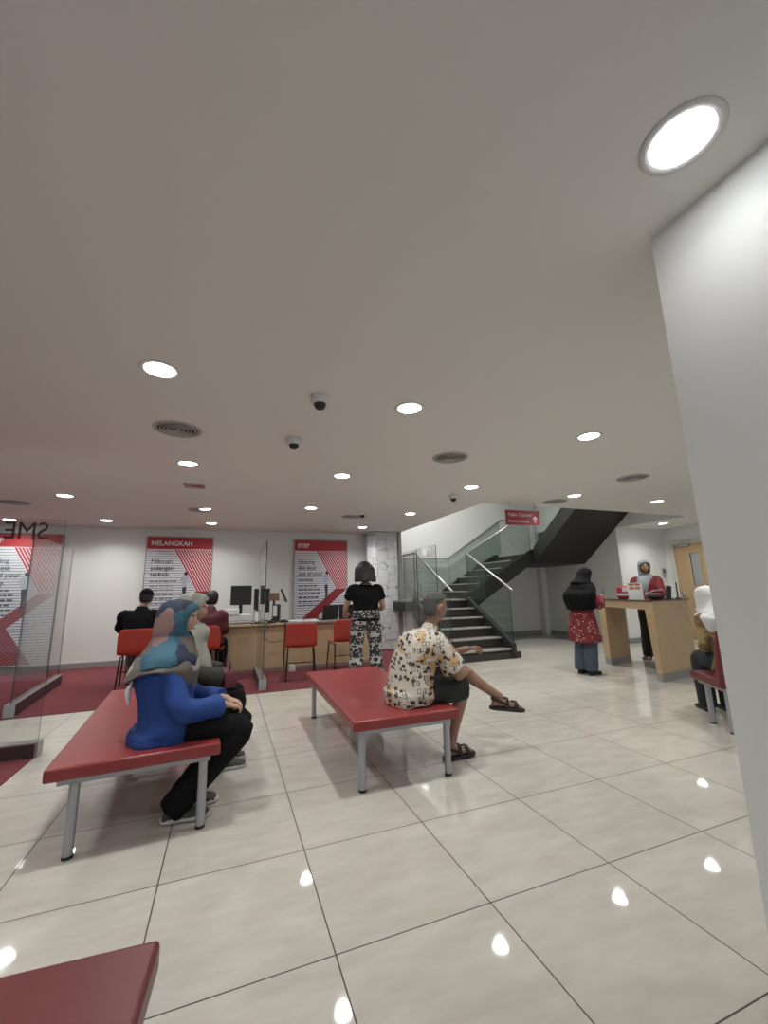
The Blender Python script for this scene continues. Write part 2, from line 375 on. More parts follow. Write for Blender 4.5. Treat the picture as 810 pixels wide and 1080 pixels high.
# door wall, facing -X, with the doorway
DX, DY0, DY1, DH = 10.0, 5.82, 6.80, 2.24
wb = MB(); wb.box((DX, DY1, 0), (DX+.15, 7.0, HC)); wb.box((DX, -1.5, 0), (DX+.15, DY0, HC)); wb.box((DX, DY0, DH), (DX+.15, DY1, HC))
struct(wb.build('wall_door', WALL))
struct(MB().box((1.492, -1.6, 0), (1.95, 0.912, HC)).build('wall_right', WALL))
# skirtings
def skirt(name, lo, hi): struct(MB().box(lo, hi).build(name, SKIRT, bevel=0.004))
skirt('baseboard_back', (XW, YB-.015, 0.006), (3.2, YB, 0.11))
skirt('baseboard_stair_back', (5.2, OY1-.015, 0), (OX1, OY1, 0.11))
skirt('baseboard_stair_right', (OX1-.015, 7.0, 0), (OX1, OY1-.015, 0.11))
skirt('baseboard_inner', (OX1, 6.985, 0), (DX, 7.0, 0.11))
skirt('baseboard_door', (DX-.015, DY1+.07, 0), (DX, 6.985, 0.11))
skirt('baseboard_right', (1.477, -1.6, 0), (1.492, 0.912, 0.10))
# shallow pipe box in the stair corner and bulkhead step over the right poster
struct(MB().box((8.30, 9.42, 0.0), (OX1, OY1, 2.1)).build('trim_1', WALL))
# curved wall panel by the stairs
cw = MB(); poly = []
for k in range(13):
    a = PI*0.5 + PI*0.5*k/12
    poly.append((3.28+0.34*math.cos(a)*1.0, 8.92+0.34*math.sin(a)))
poly = [(3.62, 9.26)] + poly + [(2.94, 8.84), (3.05, 8.72), (3.62, 8.66)]
struct(cw.prism(poly, 'z', 0.006, 2.598).build('wall_curved', m_maze(), bevel=0.03))
struct(MB().box((3.62, 8.62, 0.0), (3.69, 9.25, 2.598)).build('trim_2', SKIRT, bevel=0.004))

# door 1
d = struct(empty('door_1', '', '', (DX, DY0, 0))); del d['label']; del d['category']
WHITEF = mat('cream door frame paint', (0.60, 0.57, 0.51), 0.5)
fb = MB(); fb.box((-.03, -.06, 0), (.12, .04, DH+.06)); fb.box((-.03, DY1-DY0-.04, 0), (.12, DY1-DY0+.06, DH+.06)); fb.box((-.03, .04, DH-.04), (.12, DY1-DY0-.04, DH+.06))
fb.build('door_frame', WHITEF, d, bevel=.006)
lw = DY1-DY0
lb = MB(); px0, px1, pz0, pz1 = 0.40, 0.60, 1.23, 1.985
lb.box((0, .045, .01), (.045, px0, DH-.045)); lb.box((0, px1, .01), (.045, lw-.045, DH-.045)); lb.box((0, px0, .01), (.045, px1, pz0)); lb.box((0, px0, pz1), (.045, px1, DH-.045))
leaf = lb.build('door_leaf', DOORW, d)
vb = MB(); vb.box((-.012, px0-.02, pz0-.02), (.057, px0, pz1+.02)); vb.box((-.012, px1, pz0-.02), (.057, px1+.02, pz1+.02)); vb.box((-.012, px0, pz0-.02), (.057, px1, pz0)); vb.box((-.012, px0, pz1), (.057, px1, pz1+.02))
vb.build('vision_panel_frame', OAKX, leaf)
MB().box((.018, px0, pz0), (.026, px1, pz1)).build('vision_panel', mat('frosted grey glass', (0.30, 0.33, 0.33), 0.15), leaf)
hb = MB(); hb.tube([(-.055, lw-.11, 1.02), (-.055, lw-.25, 1.02)], .011); hb.tube([(-.055, lw-.11, 1.02), (.0, lw-.11, 1.02)], .012); hb.box((-.01, lw-.14, .93), (0, lw-.085, 1.12))
hb.build('handle', STEEL, leaf, smooth=True)
kb = MB(); kb.box((-.06, lw-.42, DH-.10), (0, lw-.12, DH-.05)); kb.tube([(-.05, lw-.2, DH-.05), (-.16, lw-.34, DH+.0), (-.02, lw-.5, DH+.01)], .008)
kb.build('door_closer', STEEL, d, bevel=.004)

# ------------------------------------------------------------------ ceiling fittings
def beam(power, k=1.0):
    la = bpy.data.lights.new('downlight_beam', 'SPOT'); la.energy = power; la.spot_size = R(150); la.spot_blend = 0.30; la.shadow_soft_size = 0.06
    la.color = (1.0, 0.99, 0.955); la.use_nodes = True; nt = la.node_tree; N = nt.nodes; L = nt.links
    em = N['Emission']; g = N.new('ShaderNodeNewGeometry'); sp = N.new('ShaderNodeSeparateXYZ'); L.new(g.outputs['Incoming'], sp.inputs[0])
    ab = N.new('ShaderNodeMath'); ab.operation = 'ABSOLUTE'; L.new(sp.outputs[2], ab.inputs[0])
    pw = N.new('ShaderNodeMath'); pw.operation = 'POWER'; L.new(ab.outputs[0], pw.inputs[0]); pw.inputs[1].default_value = 2.1
    ml = N.new('ShaderNodeMath'); ml.operation = 'MULTIPLY'; L.new(pw.outputs[0], ml.inputs[0]); ml.inputs[1].default_value = k*2.0
    L.new(ml.outputs[0], em.inputs['Strength'])
    return la
def make_downlight(label):
    t = empty('ceiling_downlight', label, 'ceiling light', (0, 0, HC), 0, 'recessed ceiling downlights')
    MB().lathe([(.086, -.0005), (.088, -.004), (.104, -.006), (.112, -.004), (.114, -.0002)], 40).build('trim_ring', WHITEP, t, smooth=True)
    MB().lathe([(.086, -.001), (.078, -.0025), (.04, -.003), (.002, -.003)], 40).build('lamp', LAMP, t, smooth=True)
    la = beam(LAMP_W)
    lo = bpy.data.objects.new('beam', la); C.objects.link(lo); lo.parent = t; lo.location = (0, 0, -.012)
    return t
DL = [((1.235, .62), 'large bright round ceiling light close to the white right wall, nearest of all'),
 ((-.44, 2.58), 'bright round ceiling light at left, in front of the first large round vent'),
 ((1.21, 2.60), 'bright round ceiling light just right of the nearest dome camera'),
 ((3.0, 2.63), 'bright round ceiling light left of the top of the white right wall'),
 ((-.44, 4.51), 'round ceiling light just behind the large left round vent'),
 ((1.20, 4.51), 'round ceiling light between the two middle ceiling vents, behind the second dome camera'),
 ((-2.08, 6.46), 'round ceiling light at far left above the near glass screen'),
 ((-2.07, 8.44), 'small round ceiling light at left close to the back wall'),
 ((2.99, 4.56), 'round ceiling light just before the red hanging sign, beside the third dome camera'),
 ((4.79, 4.58), 'round ceiling light in front of the stair opening, above the dark flight'),
 ((6.49, 4.54), 'round ceiling light above the wooden counter'),
 ((1.20, 6.46), 'small round ceiling light in front of the right poster'),
 ((2.98, 6.52), 'small round ceiling light just left of the stair opening'),
 ((-.34, 8.36), 'small round ceiling light above the left red poster, closest to the back wall'),
 ((-.39, 6.96), 'small round ceiling light behind the red ceiling plate and beside a vent'),
 ((-3.54, 8.70), 'round ceiling light at the left edge, above the mirrored lettering'),
 ((2.62, 8.20), 'ceiling light washing the top of the curved patterned panel'),
 ((8.95, 6.20), 'ceiling light in the side room above the person behind the counter')]
dl0 = make_downlight(DL[1][1]); dl0.location = (*DL[1][0], HC)
near = make_downlight(DL[0][1]); near.location = (*DL[0][0], HC)
for ch in near.children:
    if ch.type == 'LIGHT': ch.data.energy = LAMP_W*.10        # this lamp runs dimmer, close to the wall
back_beam = beam(LAMP_W*1.5)
for (x, y), lab in DL[2:]:
    q = dup(dl0, (x, y, HC), 0, lab)
    if y > 8 or x > 8:
        for ch in q.children:
            if ch.type == 'LIGHT': ch.data = back_beam          # wall washers by the back wall
for (x, y) in ((-.44, .62), (-2.08, 2.6), (-2.08, 4.5), (-2.08, .62), (4.8, 2.63), (4.8, .62), (-3.6, 6.46), (-3.6, 4.5), (8.0, 3.2), (3.0, .4)):
    dup(dl0, (x, y, HC), 0, 'round ceiling light outside the frame of the photograph', 'round ceiling lights outside the picture')

for (x, y) in ((4.3, 8.7), (5.6, 6.6)):  # unseen lamps, added to brighten the stairwell and the wall above the landing
    q = dup(dl0, (x, y, 5.2), 0, 'unseen lamp added high in the stairwell to brighten its walls', 'added stairwell lamps')
    for ch in q.children:
        if ch.type == 'LIGHT': ch.data = beam(LAMP_W*6.0)
def make_vent(label):
    t = empty('ceiling_vent', label, 'vent', (0, 0, HC), 0, 'round ceiling air vents')
    MB().lathe([(.15, -.0005), (.155, -.008), (.176, -.006), (.186, -.0005)], 40).build('vent_rim', VENTM, t, smooth=True)
    MB().lathe([(.152, -.0005), (.15, -.002), (.002, -.002)], 40).build('backing', VENTD, t, smooth=True)
    for r in (.132, .104, .076, .048):
        MB().lathe([(r-.008, -.0022), (r-.006, -.006), (r+.005, -.0075), (r+.006, -.0022)], 40).build('vane', VENTM, t, smooth=True)
    MB().lathe([(.022, -.0022), (.02, -.007), (.002, -.008)], 24).build('centre_cone', VENTM, t, smooth=True)
    return t
VT = [((-.44, 3.55), 'large round slatted vent at left, behind the left bright light'),
 ((2.09, 3.54), 'round slatted vent at centre, between two bright ceiling lights'),
 ((4.73, 3.57), 'round slatted vent near the white right wall'),
 ((4.80, 4.99), 'thin seen round vent right at the edge of the stair opening'),
 ((-.47, 7.05), 'small round vent behind the red ceiling plate'),
 ((2.05, 7.04), 'small round vent beside the farthest dome camera, above the standing woman in black'),
 ((-2.86, 7.1), 'round vent at the far left edge above the mirrored lettering')]
v0 = make_vent(VT[0][1]); v0.location = (*VT[0][0], HC)
for (x, y), lab in VT[1:]: dup(v0, (x, y, HC), 0, lab)

def make_dome(label):
    t = empty('dome_camera', label, 'security camera', (0, 0, HC), 0, 'dome security cameras')
    MB().lathe([(.060, -.0005), (.062, -.006), (.060, -.035), (.054, -.052), (.044, -.056), (.002, -.056)], 32).build('housing', WHITEP, t, smooth=True)
    MB().lathe([(.042, -.056), (.041, -.068), (.033, -.086), (.018, -.097), (.002, -.100)], 32).build('dome', BLACKP, t, smooth=True)
    return t
DM = [((.54, 2.62), 'white dome camera at centre, the largest and nearest'), ((.49, 3.48), 'white dome camera just behind and left of the nearest one'),
 ((2.98, 5.02), 'white dome camera beside the stair opening'), ((2.10, 6.57), 'tiny white dome camera far back near the right poster')]
m0 = make_dome(DM[0][1]); m0.location = (*DM[0][0], HC)
for (x, y), lab in DM[1:]: dup(m0, (x, y, HC), 0, lab)
sq = MB(); sq.box((-.12, -.11, -.016), (.12, .11, -.0005))
t = empty('ceiling_plate', 'small square white ceiling plate with a faded red face', 'ceiling plate', (-.44, 5.43, HC))
sq.build('plate', mat('dull pink plate', (0.42, 0.30, 0.29), 0.6), t, bevel=.004)
MB().prism([(-.10, -.09), (.10, -.09), (.10, .08), (-.02, -.02)], 'z', -.018, -.016).build('red_face', mat('dull red face', (0.26, 0.09, 0.09), 0.6), t)

# hanging sign
SY = 5.15
t = empty('hanging_sign', 'red hanging teller counter sign with a white up arrow', 'sign', (4.28, SY, 2.345), R(-4))
MB().box((-.30, -.015, -.115), (.30, .015, .115)).build('panel', SIGNRED, t, bevel=.003)
text_mesh('lettering', 'Teller Counter', .072, TM(-.270, -.0165, .02), SIGNWHITE, t)
text_mesh('lettering', 'Kaunter Juruwang', .050, TM(-.270, -.0165, -.072), SIGNWHITE, t)
MB().prism([(.20, -.08), (.225, -.08), (.225, -.01), (.25, -.035), (.25, -.005), (.2125, .035), (.175, -.005), (.175, -.035), (.20, -.01)], 'y', -.018, -.0155).build('arrow', SIGNWHITE, t)
for x in (-.22, .22): MB().tube([(x, 0, .11), (x, 0, .255)], .004, 8).build('rod', STEEL, t)

# ------------------------------------------------------------------ posters on the back wall
def clip_poly(poly, inside, inter):
    out = []
    for i in range(len(poly)):
        a, b = poly[i], poly[(i+1) % len(poly)]
        if inside(a):
            out.append(a)
            if not inside(b): out.append(inter(a, b))
        elif inside(b): out.append(inter(a, b))
    return out
def band(poly, nrm, lo, hi):
    """part of a convex polygon with lo <= p.n <= hi"""
    dd = lambda p: p[0]*nrm[0] + p[1]*nrm[1]
    for lim, sg in ((lo, 1), (hi, -1)):
        poly = clip_poly(poly, lambda p: sg*(dd(p)-lim) >= 0, lambda a, b: (a[0]+(b[0]-a[0])*(lim-dd(a))/(dd(b)-dd(a)), a[1]+(b[1]-a[1])*(lim-dd(a))/(dd(b)-dd(a))))
        if len(poly) < 3: return []
    return poly
def poster(x0, width, head, lines, label, side_txt=None):
    Y = YB-.055; z0, z1 = .14, 2.42; H = z1-z0; W = width
    t = empty('wall_poster', label, 'poster', (x0, Y, 0))
    MB().box((0, 0.004, z0), (W, .05, z1)).build('panel', PWHITE, t)
    fr = MB(); fr.box((-.018, -.004, z0-.018), (0, .054, z1+.018)); fr.box((W, -.004, z0-.018), (W+.018, .054, z1+.018)); fr.box((0, -.004, z0-.018), (W, .054, z0)); fr.box((0, -.004, z1), (W, .054, z1+.018))
    fr.build('frame', GREYP, t, bevel=.003)
    q = lambda u, z: (u*W, z)
    def flat(polys, name, m, yy):
        b = MB()
        for p in polys:
            if len(p) >= 3: b.prism(p, 'y', yy, .0045)
        b.build(name, m, t)
    flat([[q(0, z1-.235), q(1, z1-.235), q(1, z1), q(0, z1)]], 'header_band', PRED, .0022)
    # dark ruled lines behind everything
    rows = []; z = z1-.29; k = 0
    while z > z0+.02: 
        th = .010 + .007*min(1, (z1-z)/1.7)
        rows.append([q(0, z), q(1, z), q(1, z+th), q(0, z+th)]); z -= .048
    flat(rows, 'ruled_lines', LINE, .0036)
    up = [q(.40, z1-.245), q(.78, 1.35), q(1, 1.35), q(1, z1-.245)]
    flat([up], 'red_chevron', PRED, .0028)
    d = Vector((.38*W, 1.35-(z1-.245))).normalized(); n = (-d.y, d.x); pr = [p[0]*n[0]+p[1]*n[1] for p in up]
    a, b_ = min(pr), max(pr); st = []; v = a
    while v < b_: st.append(band(up, n, v, v+.014)); v += .045
    flat(st, 'white_stripes', PWHITE, .0020)
    lowp = [[q(.78, 1.35), q(1, 1.35), q(.42, .74), q(.21, .94-.13)], [q(.21, .81), q(.42, .74), q(.80, z0+.002), q(0, z0+.002), q(0, .58)]]
    lowp = [[q(.78, 1.345), q(1, 1.345), q(.45, .76), q(.0, .56)], [q(0, .56), q(.45, .76), q(.80, z0+.002), q(0, z0+.002)]]
    flat(lowp, 'red_chevron', PRED, .0028)
    d = Vector((-.78*W, .58-1.35)).normalized(); n = (-d.y, d.x); st = []
    for pl in lowp:
        pr = [p[0]*n[0]+p[1]*n[1] for p in pl]; v = math.floor(min(pr)/.05)*.05
        while v < max(pr): st.append(band(pl, n, v, v+.028)); v += .05
    flat(st, 'dark_stripes', PDRED, .0020)
    text_mesh('lettering', head, .125, TM(.055*W, .0015, z1-.165), SIGNWHITE, t, bold=.003)
    for i, s in enumerate(lines): text_mesh('lettering', s, .118, TM(.075*W, .0015, z1-.52-.13*i), INK, t, bold=.001 if i else 0)
    wl = []; rnd = random.Random(len(head)); zz = z1-.52-.13*len(lines)+.02
    for i in range(6):
        x = .08*W
        while x < .42*W:
            l = rnd.uniform(.03, .085)*W; wl.append([(x, zz), (x+l, zz), (x+l, zz+.03), (x, zz+.03)]); x += l+.02
        flat(wl, 'print_line', LINE if head != 'STEP' else INK, .0030); wl = []
        zz -= .085
    # running figure
    fx, fz = .60*W, 1.24
    torso = [(fx-.035, fz+.18), (fx+.03, fz+.20), (fx+.055, fz+.40), (fx-.055, fz+.40)]
    flat([torso, [(fx-.055, fz+.40), (fx-.10, fz+.27), (fx-.08, fz+.26), (fx-.03, fz+.36)], [(fx+.055, fz+.40), (fx+.105, fz+.28), (fx+.085, fz+.26), (fx+.03, fz+.36)]], 'runner_shirt', PBLUE, .0016)
    hd = [(fx+.012+.033*math.cos(a), fz+.455+.04*math.sin(a)) for a in [2*PI*k/14 for k in range(14)]]
    flat([hd], 'runner_head', INK, .0016)
    flat([[(fx-.04, fz+.18), (fx+.035, fz+.20), (fx+.03, fz-.02), (fx+.005, fz-.14), (fx-.025, fz-.14), (fx-.02, fz)], [(fx-.02, fz-.14), (fx+.005, fz-.14), (fx-.005, fz-.20), (fx-.035, fz-.20)]], 'runner_legs', INK, .0016)
    return t
p1 = poster(-1.52, 1.19, 'MELANGKAH', ['Nikmati', 'pulangan', 'terbaik.'], 'red and white wall poster headed MELANGKAH, behind the seated man in black')
p2 = poster(1.36, 1.19, 'STEP', ['Getting', 'the best', 'out of your', 'money.'], 'red and white wall poster headed STEP, behind the desk and the standing woman')
p3 = poster(-4.10, 1.19, 'STEP', ['Getting', 'the best', 'out of your', 'money.'], 'red and white wall poster at the left edge, seen through the glass screens')

# ------------------------------------------------------------------ glass partitions
def glass_box(name, lo, hi, parent, m=None):
    b = MB(); b.box(lo, hi); o = b.build(name, [m or GLASS, GLASSE], parent)
    dims = [hi[i]-lo[i] for i in range(3)]; th = dims.index(min(dims))
    for p in o.data.polygons:
        if abs(p.normal[th]) < 0.5: p.material_index = 1
    return o
def partition(x, y0, y1, label, rz=0, gm=None):
    t = empty('glass_partition', label, 'glass screen', (x, y0, 0.006), rz, None)
    L = y1-y0
    MB().box((-.045, 0, 0), (.045, L, .125)).build('kerb', STRING, t, bevel=.004)
    MB().box((-.047, .0, .125), (.047, L, .135)).build('kerb_cap', STEEL, t)
    MB().box((-.05, -.006, 0), (.05, 0, .137)).build('end_plate', GREYLEG, t)
    glass_box('glass_pane', (-.006, .02, .135), (.006, L-.62, 2.0), t, gm)
    glass_box('glass_pane', (-.006, L-.61, .135), (.006, L-.02, 2.0), t, gm)
    return t
pB = partition(-2.15, 5.9, 7.8, 'frameless glass screen on a dark kerb at left, running towards the back wall', R(4.6), m_glass('smoky glass', (0.80, 0.78, 0.79)))
pM = partition(.50, 6.0, 7.25, 'frameless glass screen seen edge on in front of the printer desk')
pR = partition(3.24, 6.1, 7.5, 'frameless glass screen with a number plate left of the staircase')
fm = MB(); fm.box((-.009, .15, 1.83), (-.0065, .55, 1.99)); fm.build('number_plate', mat('frosted white film', (0.50, 0.50, 0.49), .6), pR)
text_mesh('lettering', '15', .12, Matrix.Translation((-.010, .36, 1.86)) @ Matrix.Rotation(R(-90), 4, 'Z') @ FACE_NEG_Y, INK, pR)
fo = MB(); fo.box((-.0095, .17, 1.845), (-.009, .53, 1.852)); fo.box((-.0095, .17, 1.968), (-.009, .53, 1.975)); fo.box((-.0095, .17, 1.845), (-.009, .177, 1.975)); fo.box((-.0095, .523, 1.845), (-.009, .53, 1.975)); fo.build('plate_outline', LINE, pR)
# front screen at far left with the mirrored department lettering
t = empty('glass_partition', 'glass screen at the left edge with mirrored SME lettering, on a low dark kerb', 'glass screen', (-1.38, 4.45, 0.006))
MB().box((-3.0, -.05, 0), (-.02, .05, .10)).build('kerb', mat('dark brown kerb', (0.05, 0.038, 0.035), 0.25), t)
MB().box((-3.0, -.055, .10), (0, .055, .112)).build('kerb_cap', STEEL, t)
MB().box((-.02, -.055, 0), (0, .055, .10)).build('end_plate', STEEL, t)
glass_box('glass_pane', (-1.6, -.006, .112), (-.02, .006, 1.955), t); glass_box('glass_pane', (-3.0, -.006, .112), (-1.61, .006, 1.955), t)
text_mesh('lettering', 'SME', .215, Matrix.Translation((-.135, -.009, 1.775)) @ Matrix.Diagonal((-1, 1, 1, 1)) @ FACE_NEG_Y, mat('dark red vinyl lettering', (0.06, 0.012, 0.015), 0.5), t, sx=0.86, spacing=1.0)

# ------------------------------------------------------------------ staircase
SX0, SX1 = 3.72, 5.0
RS, TR, N1 = .175, .285, 6
Y1 = 6.60; LZ = RS*N1                                  # landing height 1.05
LY0 = Y1 + TR*(N1-1)                                   # 8.025
RISER = m_stripe_riser(); TREAD = mat('grey stone tread', (0.16, 0.15, 0.14), 0.35, var=.15, vscale=30); NOSE = mat('pale aluminium nosing', (0.45, 0.44, 0.41), 0.35, 0.2)
st = empty('staircase', 'dark staircase with glass sides turning up through the ceiling', 'staircase', (0, 0, 0))
def step(lo, hi, nose_axis, sgn):
    """solid step block with riser face, tread slab and nosing strip"""
    b = MB(); b.box((lo[0], lo[1], lo[2]), (hi[0], hi[1], hi[2]-.03)); b.cur = 1; b.box((lo[0], lo[1], hi[2]-.03), hi); b.cur = 2
    if nose_axis == 'y':
        e = lo[1] if sgn < 0 else hi[1]; b.box((lo[0], min(e, e-.02*-sgn) - (.012 if sgn < 0 else 0), hi[2]-.022), (hi[0], e+.05 if sgn < 0 else e+.012, hi[2]+.003))
    else:
        e = lo[0]; b.box((e-.012, lo[1], hi[2]-.022), (e+.05, hi[1], hi[2]+.003))
    return b.build('step', [RISER, TREAD, NOSE], st)
for k in range(N1-1):
    y = Y1 + TR*k
    z0 = max(0, RS*(k-1)); step((SX0+.05, y, z0), (SX1-.05, y+TR+.03, RS*(k+1)), 'y', -1)
# first step is wider and carries the glass
MB().box((SX0-.05, Y1-.03, 0), (SX1+.16, Y1+.12, .11)).build('plinth_step', RISER, st, bevel=.004)
# landing
lb = MB(); lb.box((SX0-.25, LY0, LZ-.20), (SX1+.06, OY1-.005, LZ-.03)); lb.cur = 1; lb.box((SX0-.25, LY0, LZ-.03), (SX1+.06, OY1-.005, LZ)); lb.cur = 2; lb.box((SX0+.05, LY0-.012, LZ-.022), (SX1-.05, LY0+.05, LZ+.003))
lb.build('landing', [DARKMET, TREAD, NOSE], st)
MB().box((SX0-.05, LY0+.1, 0), (SX0+.45, OY1-.1, LZ-.20)).build('landing_support', WALL, st)
# flight 1 stringers
sl = RS/TR
for x, nm in ((SX1, 'r'), (SX0, 'l')):
    b = MB(); b.prism([(Y1-.06, 0), (Y1-.06, .26), (LY0-.0, LZ+.06), (LY0+.06, LZ+.06), (LY0+.06, LZ-.30), (Y1+.35, 0)], 'x', x-.045, x+.045); b.build('stringer', STRING, st, bevel=.003)
# flight 2 runs towards +X along the back
FY0, FY1 = 8.05, OY1-.02
N2 = 6; X2 = SX1+.06; TR2 = .30; L2Z = LZ + RS*N2       # 2.10
X2E = X2 + TR2*N2                                       # 6.86
for k in range(N2-1):
    x = X2 + TR2*k; z1 = LZ + RS*(k+1)
    b = MB(); b.prism([(x, z1-RS-.02), (x, z1-.03), (x+TR2+.03, z1-.03), (x+TR2+.03, z1-.10)], 'y', FY0+.05, FY1); b.cur = 1
    b.box((x, FY0+.05, z1-.03), (x+TR2+.03, FY1, z1)); b.cur = 2; b.box((x-.012, FY0+.05, z1-.022), (x+.05, FY1, z1+.003)); b.build('step', [RISER, TREAD, NOSE], st)
sl2 = RS/TR2
for y in (FY0, FY1-.05):
    b = MB(); b.prism([(X2-.10, LZ-.20), (X2-.10, LZ+.07), (X2E, L2Z+.08), (X2E+.12, L2Z+.08), (X2E+.12, L2Z-.24), (X2E, L2Z-.26), (X2+.12, LZ-.20)], 'y', y-.005, y+.055); b.build('stringer', DARKMET, st, bevel=.003)
b = MB(); b.prism([(X2, LZ-.16), (X2E+.02, L2Z-.20), (X2E+.02, L2Z-.24), (X2+.05, LZ-.20)], 'y', FY0+.05, FY1-.05); b.build('soffit', DARKMET, st)
# landing 2
X3 = OX1-.005
MB().box((X2E, FY0-.05, L2Z-.27), (X3, OY1-.005, L2Z)).build('landing', DARKMET, st)
# flight 3 rises towards the viewer, dark soffit seen from below
N3 = 9; TR3 = .245; RS3 = .19
b = MB(); ytop = FY0-.05-TR3*N3; ztop = L2Z + RS3*N3
b.prism([(FY0-.05, L2Z-.27), (FY0-.05, L2Z+.06), (ytop, ztop+.06), (ytop, ztop-.27)], 'x', X2E+.12, X3); b.build('soffit', DARKMET, st)
b = MB(); b.prism([(FY0-.05, L2Z-.28), (FY0-.05, L2Z+.12), (ytop, ztop+.12), (ytop, ztop-.28)], 'x', X2E+.02, X2E+.12); b.build('stringer', DARKMET, st)
# glass balustrades and handrails
def rail(pts): return MB().tube(pts, .021, 12, ends=True).build('handrail', STEEL, st, smooth=True)
gz = .86
def glass_slope(axis, c, a0, z0, a1, z1, h, m=GLASSG):
    b = MB(); b.prism([(a0, z0), (a1, z1), (a1, z1+h), (a0, z0+h)], {'x': 'x', 'y': 'y'}[axis], c-.006, c+.006)
    o = b.build('glass_panel', [m, GLASSE], st)
    for p in o.data.polygons:
        if abs(p.normal['xy'.index(axis)]) < .5: p.material_index = 1
    return o
glass_slope('x', SX1, Y1-.04, .20, LY0, LZ+.02, 1.0); glass_slope('x', SX0, Y1-.04, .20, LY0, LZ+.02, 1.0)
rail([(SX1, Y1-.12, 1.23), (SX1, LY0-.05, 2.05), (SX1+.12, FY0+.02, 2.10), (X2E+.05, FY0+.02, L2Z+1.02), (X2E+.07, FY0-.12, L2Z+1.06)])
rail([(SX0, Y1-.12, 1.23), (SX0, LY0-.05, 2.05), (SX0, OY1-.1, 2.06)])
rail([(SX0+.05, OY1-.08, 2.06), (SX1+.38, OY1-.08, 2.06), (X2E+.28, OY1-.08, L2Z+1.06), (X2E+.55, OY1-.08, L2Z+1.06)])
glass_slope('y', FY0+.02, X2+.0, LZ+.06, X2E, L2Z+.06, .96)
glass_slope('y', OY1-.08, SX1+.40, LZ+.12, X2E+.2, L2Z+.10, .90); glass_slope('y', OY1-.08, SX0+.05, LZ+.02, SX1+.38, LZ+.02, .98)
glass_slope('x', SX0, LY0+.02, LZ+.02, OY1-.12, LZ+.02, .98)
glass_slope('x', X2E+.07, FY0-.1, L2Z+.1, ytop+.6, ztop-.45, .95)
rail([(X2E+.07, FY0-.15, L2Z+1.08), (X2E+.07, ytop+.4, ztop+.7)])

# ------------------------------------------------------------------ benches
def bench(label, loc, rz, Wd, Ln, vinyl, frame_z=.375, pad=.065, inset=(.075, .075)):
    """corner-based local frame: pad spans x 0..Wd, y 0..Ln"""
    t = empty('bench', label, 'bench', loc, rz, None)
    b = MB(); z0 = frame_z
    b.box((0, 0, z0), (Wd, Ln, z0+pad)); o = b.build('seat_pad', vinyl, t, bevel=.012, seg=3)
    fr = MB(); i = .05
    for lo, hi in (((i, i, z0-.035), (Wd-i, i+.03, z0-.001)), ((i, Ln-i-.03, z0-.035), (Wd-i, Ln-i, z0-.001)), ((i, i+.03, z0-.035), (i+.03, Ln-i-.03, z0-.001)), ((Wd-i-.03, i+.03, z0-.035), (Wd-i, Ln-i-.03, z0-.001))): fr.box(lo, hi)
    fr.build('frame', GREYLEG, t, bevel=.003)
    for x in (inset[0], Wd-inset[1]):
        for y in (i+.02, Ln-i-.02):
            lg = MB().lathe([(.024, .012), (.024, z0-.03)], 20, Matrix.Translation((x, y, 0))).build('leg', GREYLEG, t, smooth='auto')
            MB().lathe([(.0255, 0), (.0255, .014), (.02, .016)], 20, Matrix.Translation((x, y, 0))).build('foot_cap', RUBBER, lg, smooth='auto')
    return t
bench('red padded bench with grey legs at left, holding the woman in blue', (-.80, 2.65, 0), R(4.0), .81, 1.90, REDVINYL, inset=(.125, .085))
bench('red padded bench with grey legs at centre, holding the man in the printed shirt', (.800, 2.735, 0), R(-.6), .775, 1.85, REDVINYL)
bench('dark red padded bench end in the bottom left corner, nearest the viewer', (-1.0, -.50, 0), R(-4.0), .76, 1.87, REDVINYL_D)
# bench with a backrest behind the right wall
t = empty('bench', 'dark red bench with backrest at right, half behind the white wall', 'bench', (4.26, 2.92, 0), R(-120.5))
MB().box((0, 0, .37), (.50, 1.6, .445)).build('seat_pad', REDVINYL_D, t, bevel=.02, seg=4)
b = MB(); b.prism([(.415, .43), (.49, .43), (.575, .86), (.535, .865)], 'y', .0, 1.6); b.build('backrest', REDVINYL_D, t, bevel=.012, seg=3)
fr = MB(); fr.box((.04, .05, .34), (.46, .08, .369)); fr.box((.04, 1.52, .34), (.46, 1.55, .369)); fr.box((.04, .08, .34), (.07, 1.52, .369)); fr.box((.43, .08, .34), (.46, 1.52, .369)); fr.build('frame', GREYLEG, t)
for x in (.13, .42):
    for y in (.08, 1.5):
        lg = MB().lathe([(.024, .01), (.024, .345)], 18, Matrix.Translation((x, y, 0))).build('leg', GREYLEG, t, smooth='auto')
        MB().lathe([(.0255, 0), (.0255, .012)], 18, Matrix.Translation((x, y, 0))).build('foot_cap', RUBBER, lg)

# ------------------------------------------------------------------ desks
def desk(label, x0, x1, topm, gy=7.35, dp=.78, h=.775):
    t = empty('desk', label, 'desk', (x0, gy, .006)); W = x1-x0; h -= .006
    MB().box((0, -.04, h-.032), (W, dp, h)).build('desk_top', topm, t, bevel=.003)
    MB().box((.02, .02, .04), (W-.02, .04, h-.032)).build('front_panel', OAK, t)
    for x in (.0, W-.03): MB().box((x, .04, 0), (x+.03, dp-.03, h-.032)).build('side_panel', OAK, t)
    MB().box((.02, .03, 0), (W-.02, .05, .04)).build('plinth', SKIRT, t)
    return t
desk('pale oak desk with the printer and monitors, left of the edge on glass screen', -.75, .94, OAKX)
desk('pale oak desk with a grey top, behind the empty red chair', .96, 2.55, mat('grey laminate top', (0.25, 0.25, 0.245), 0.4))
DZ = .775
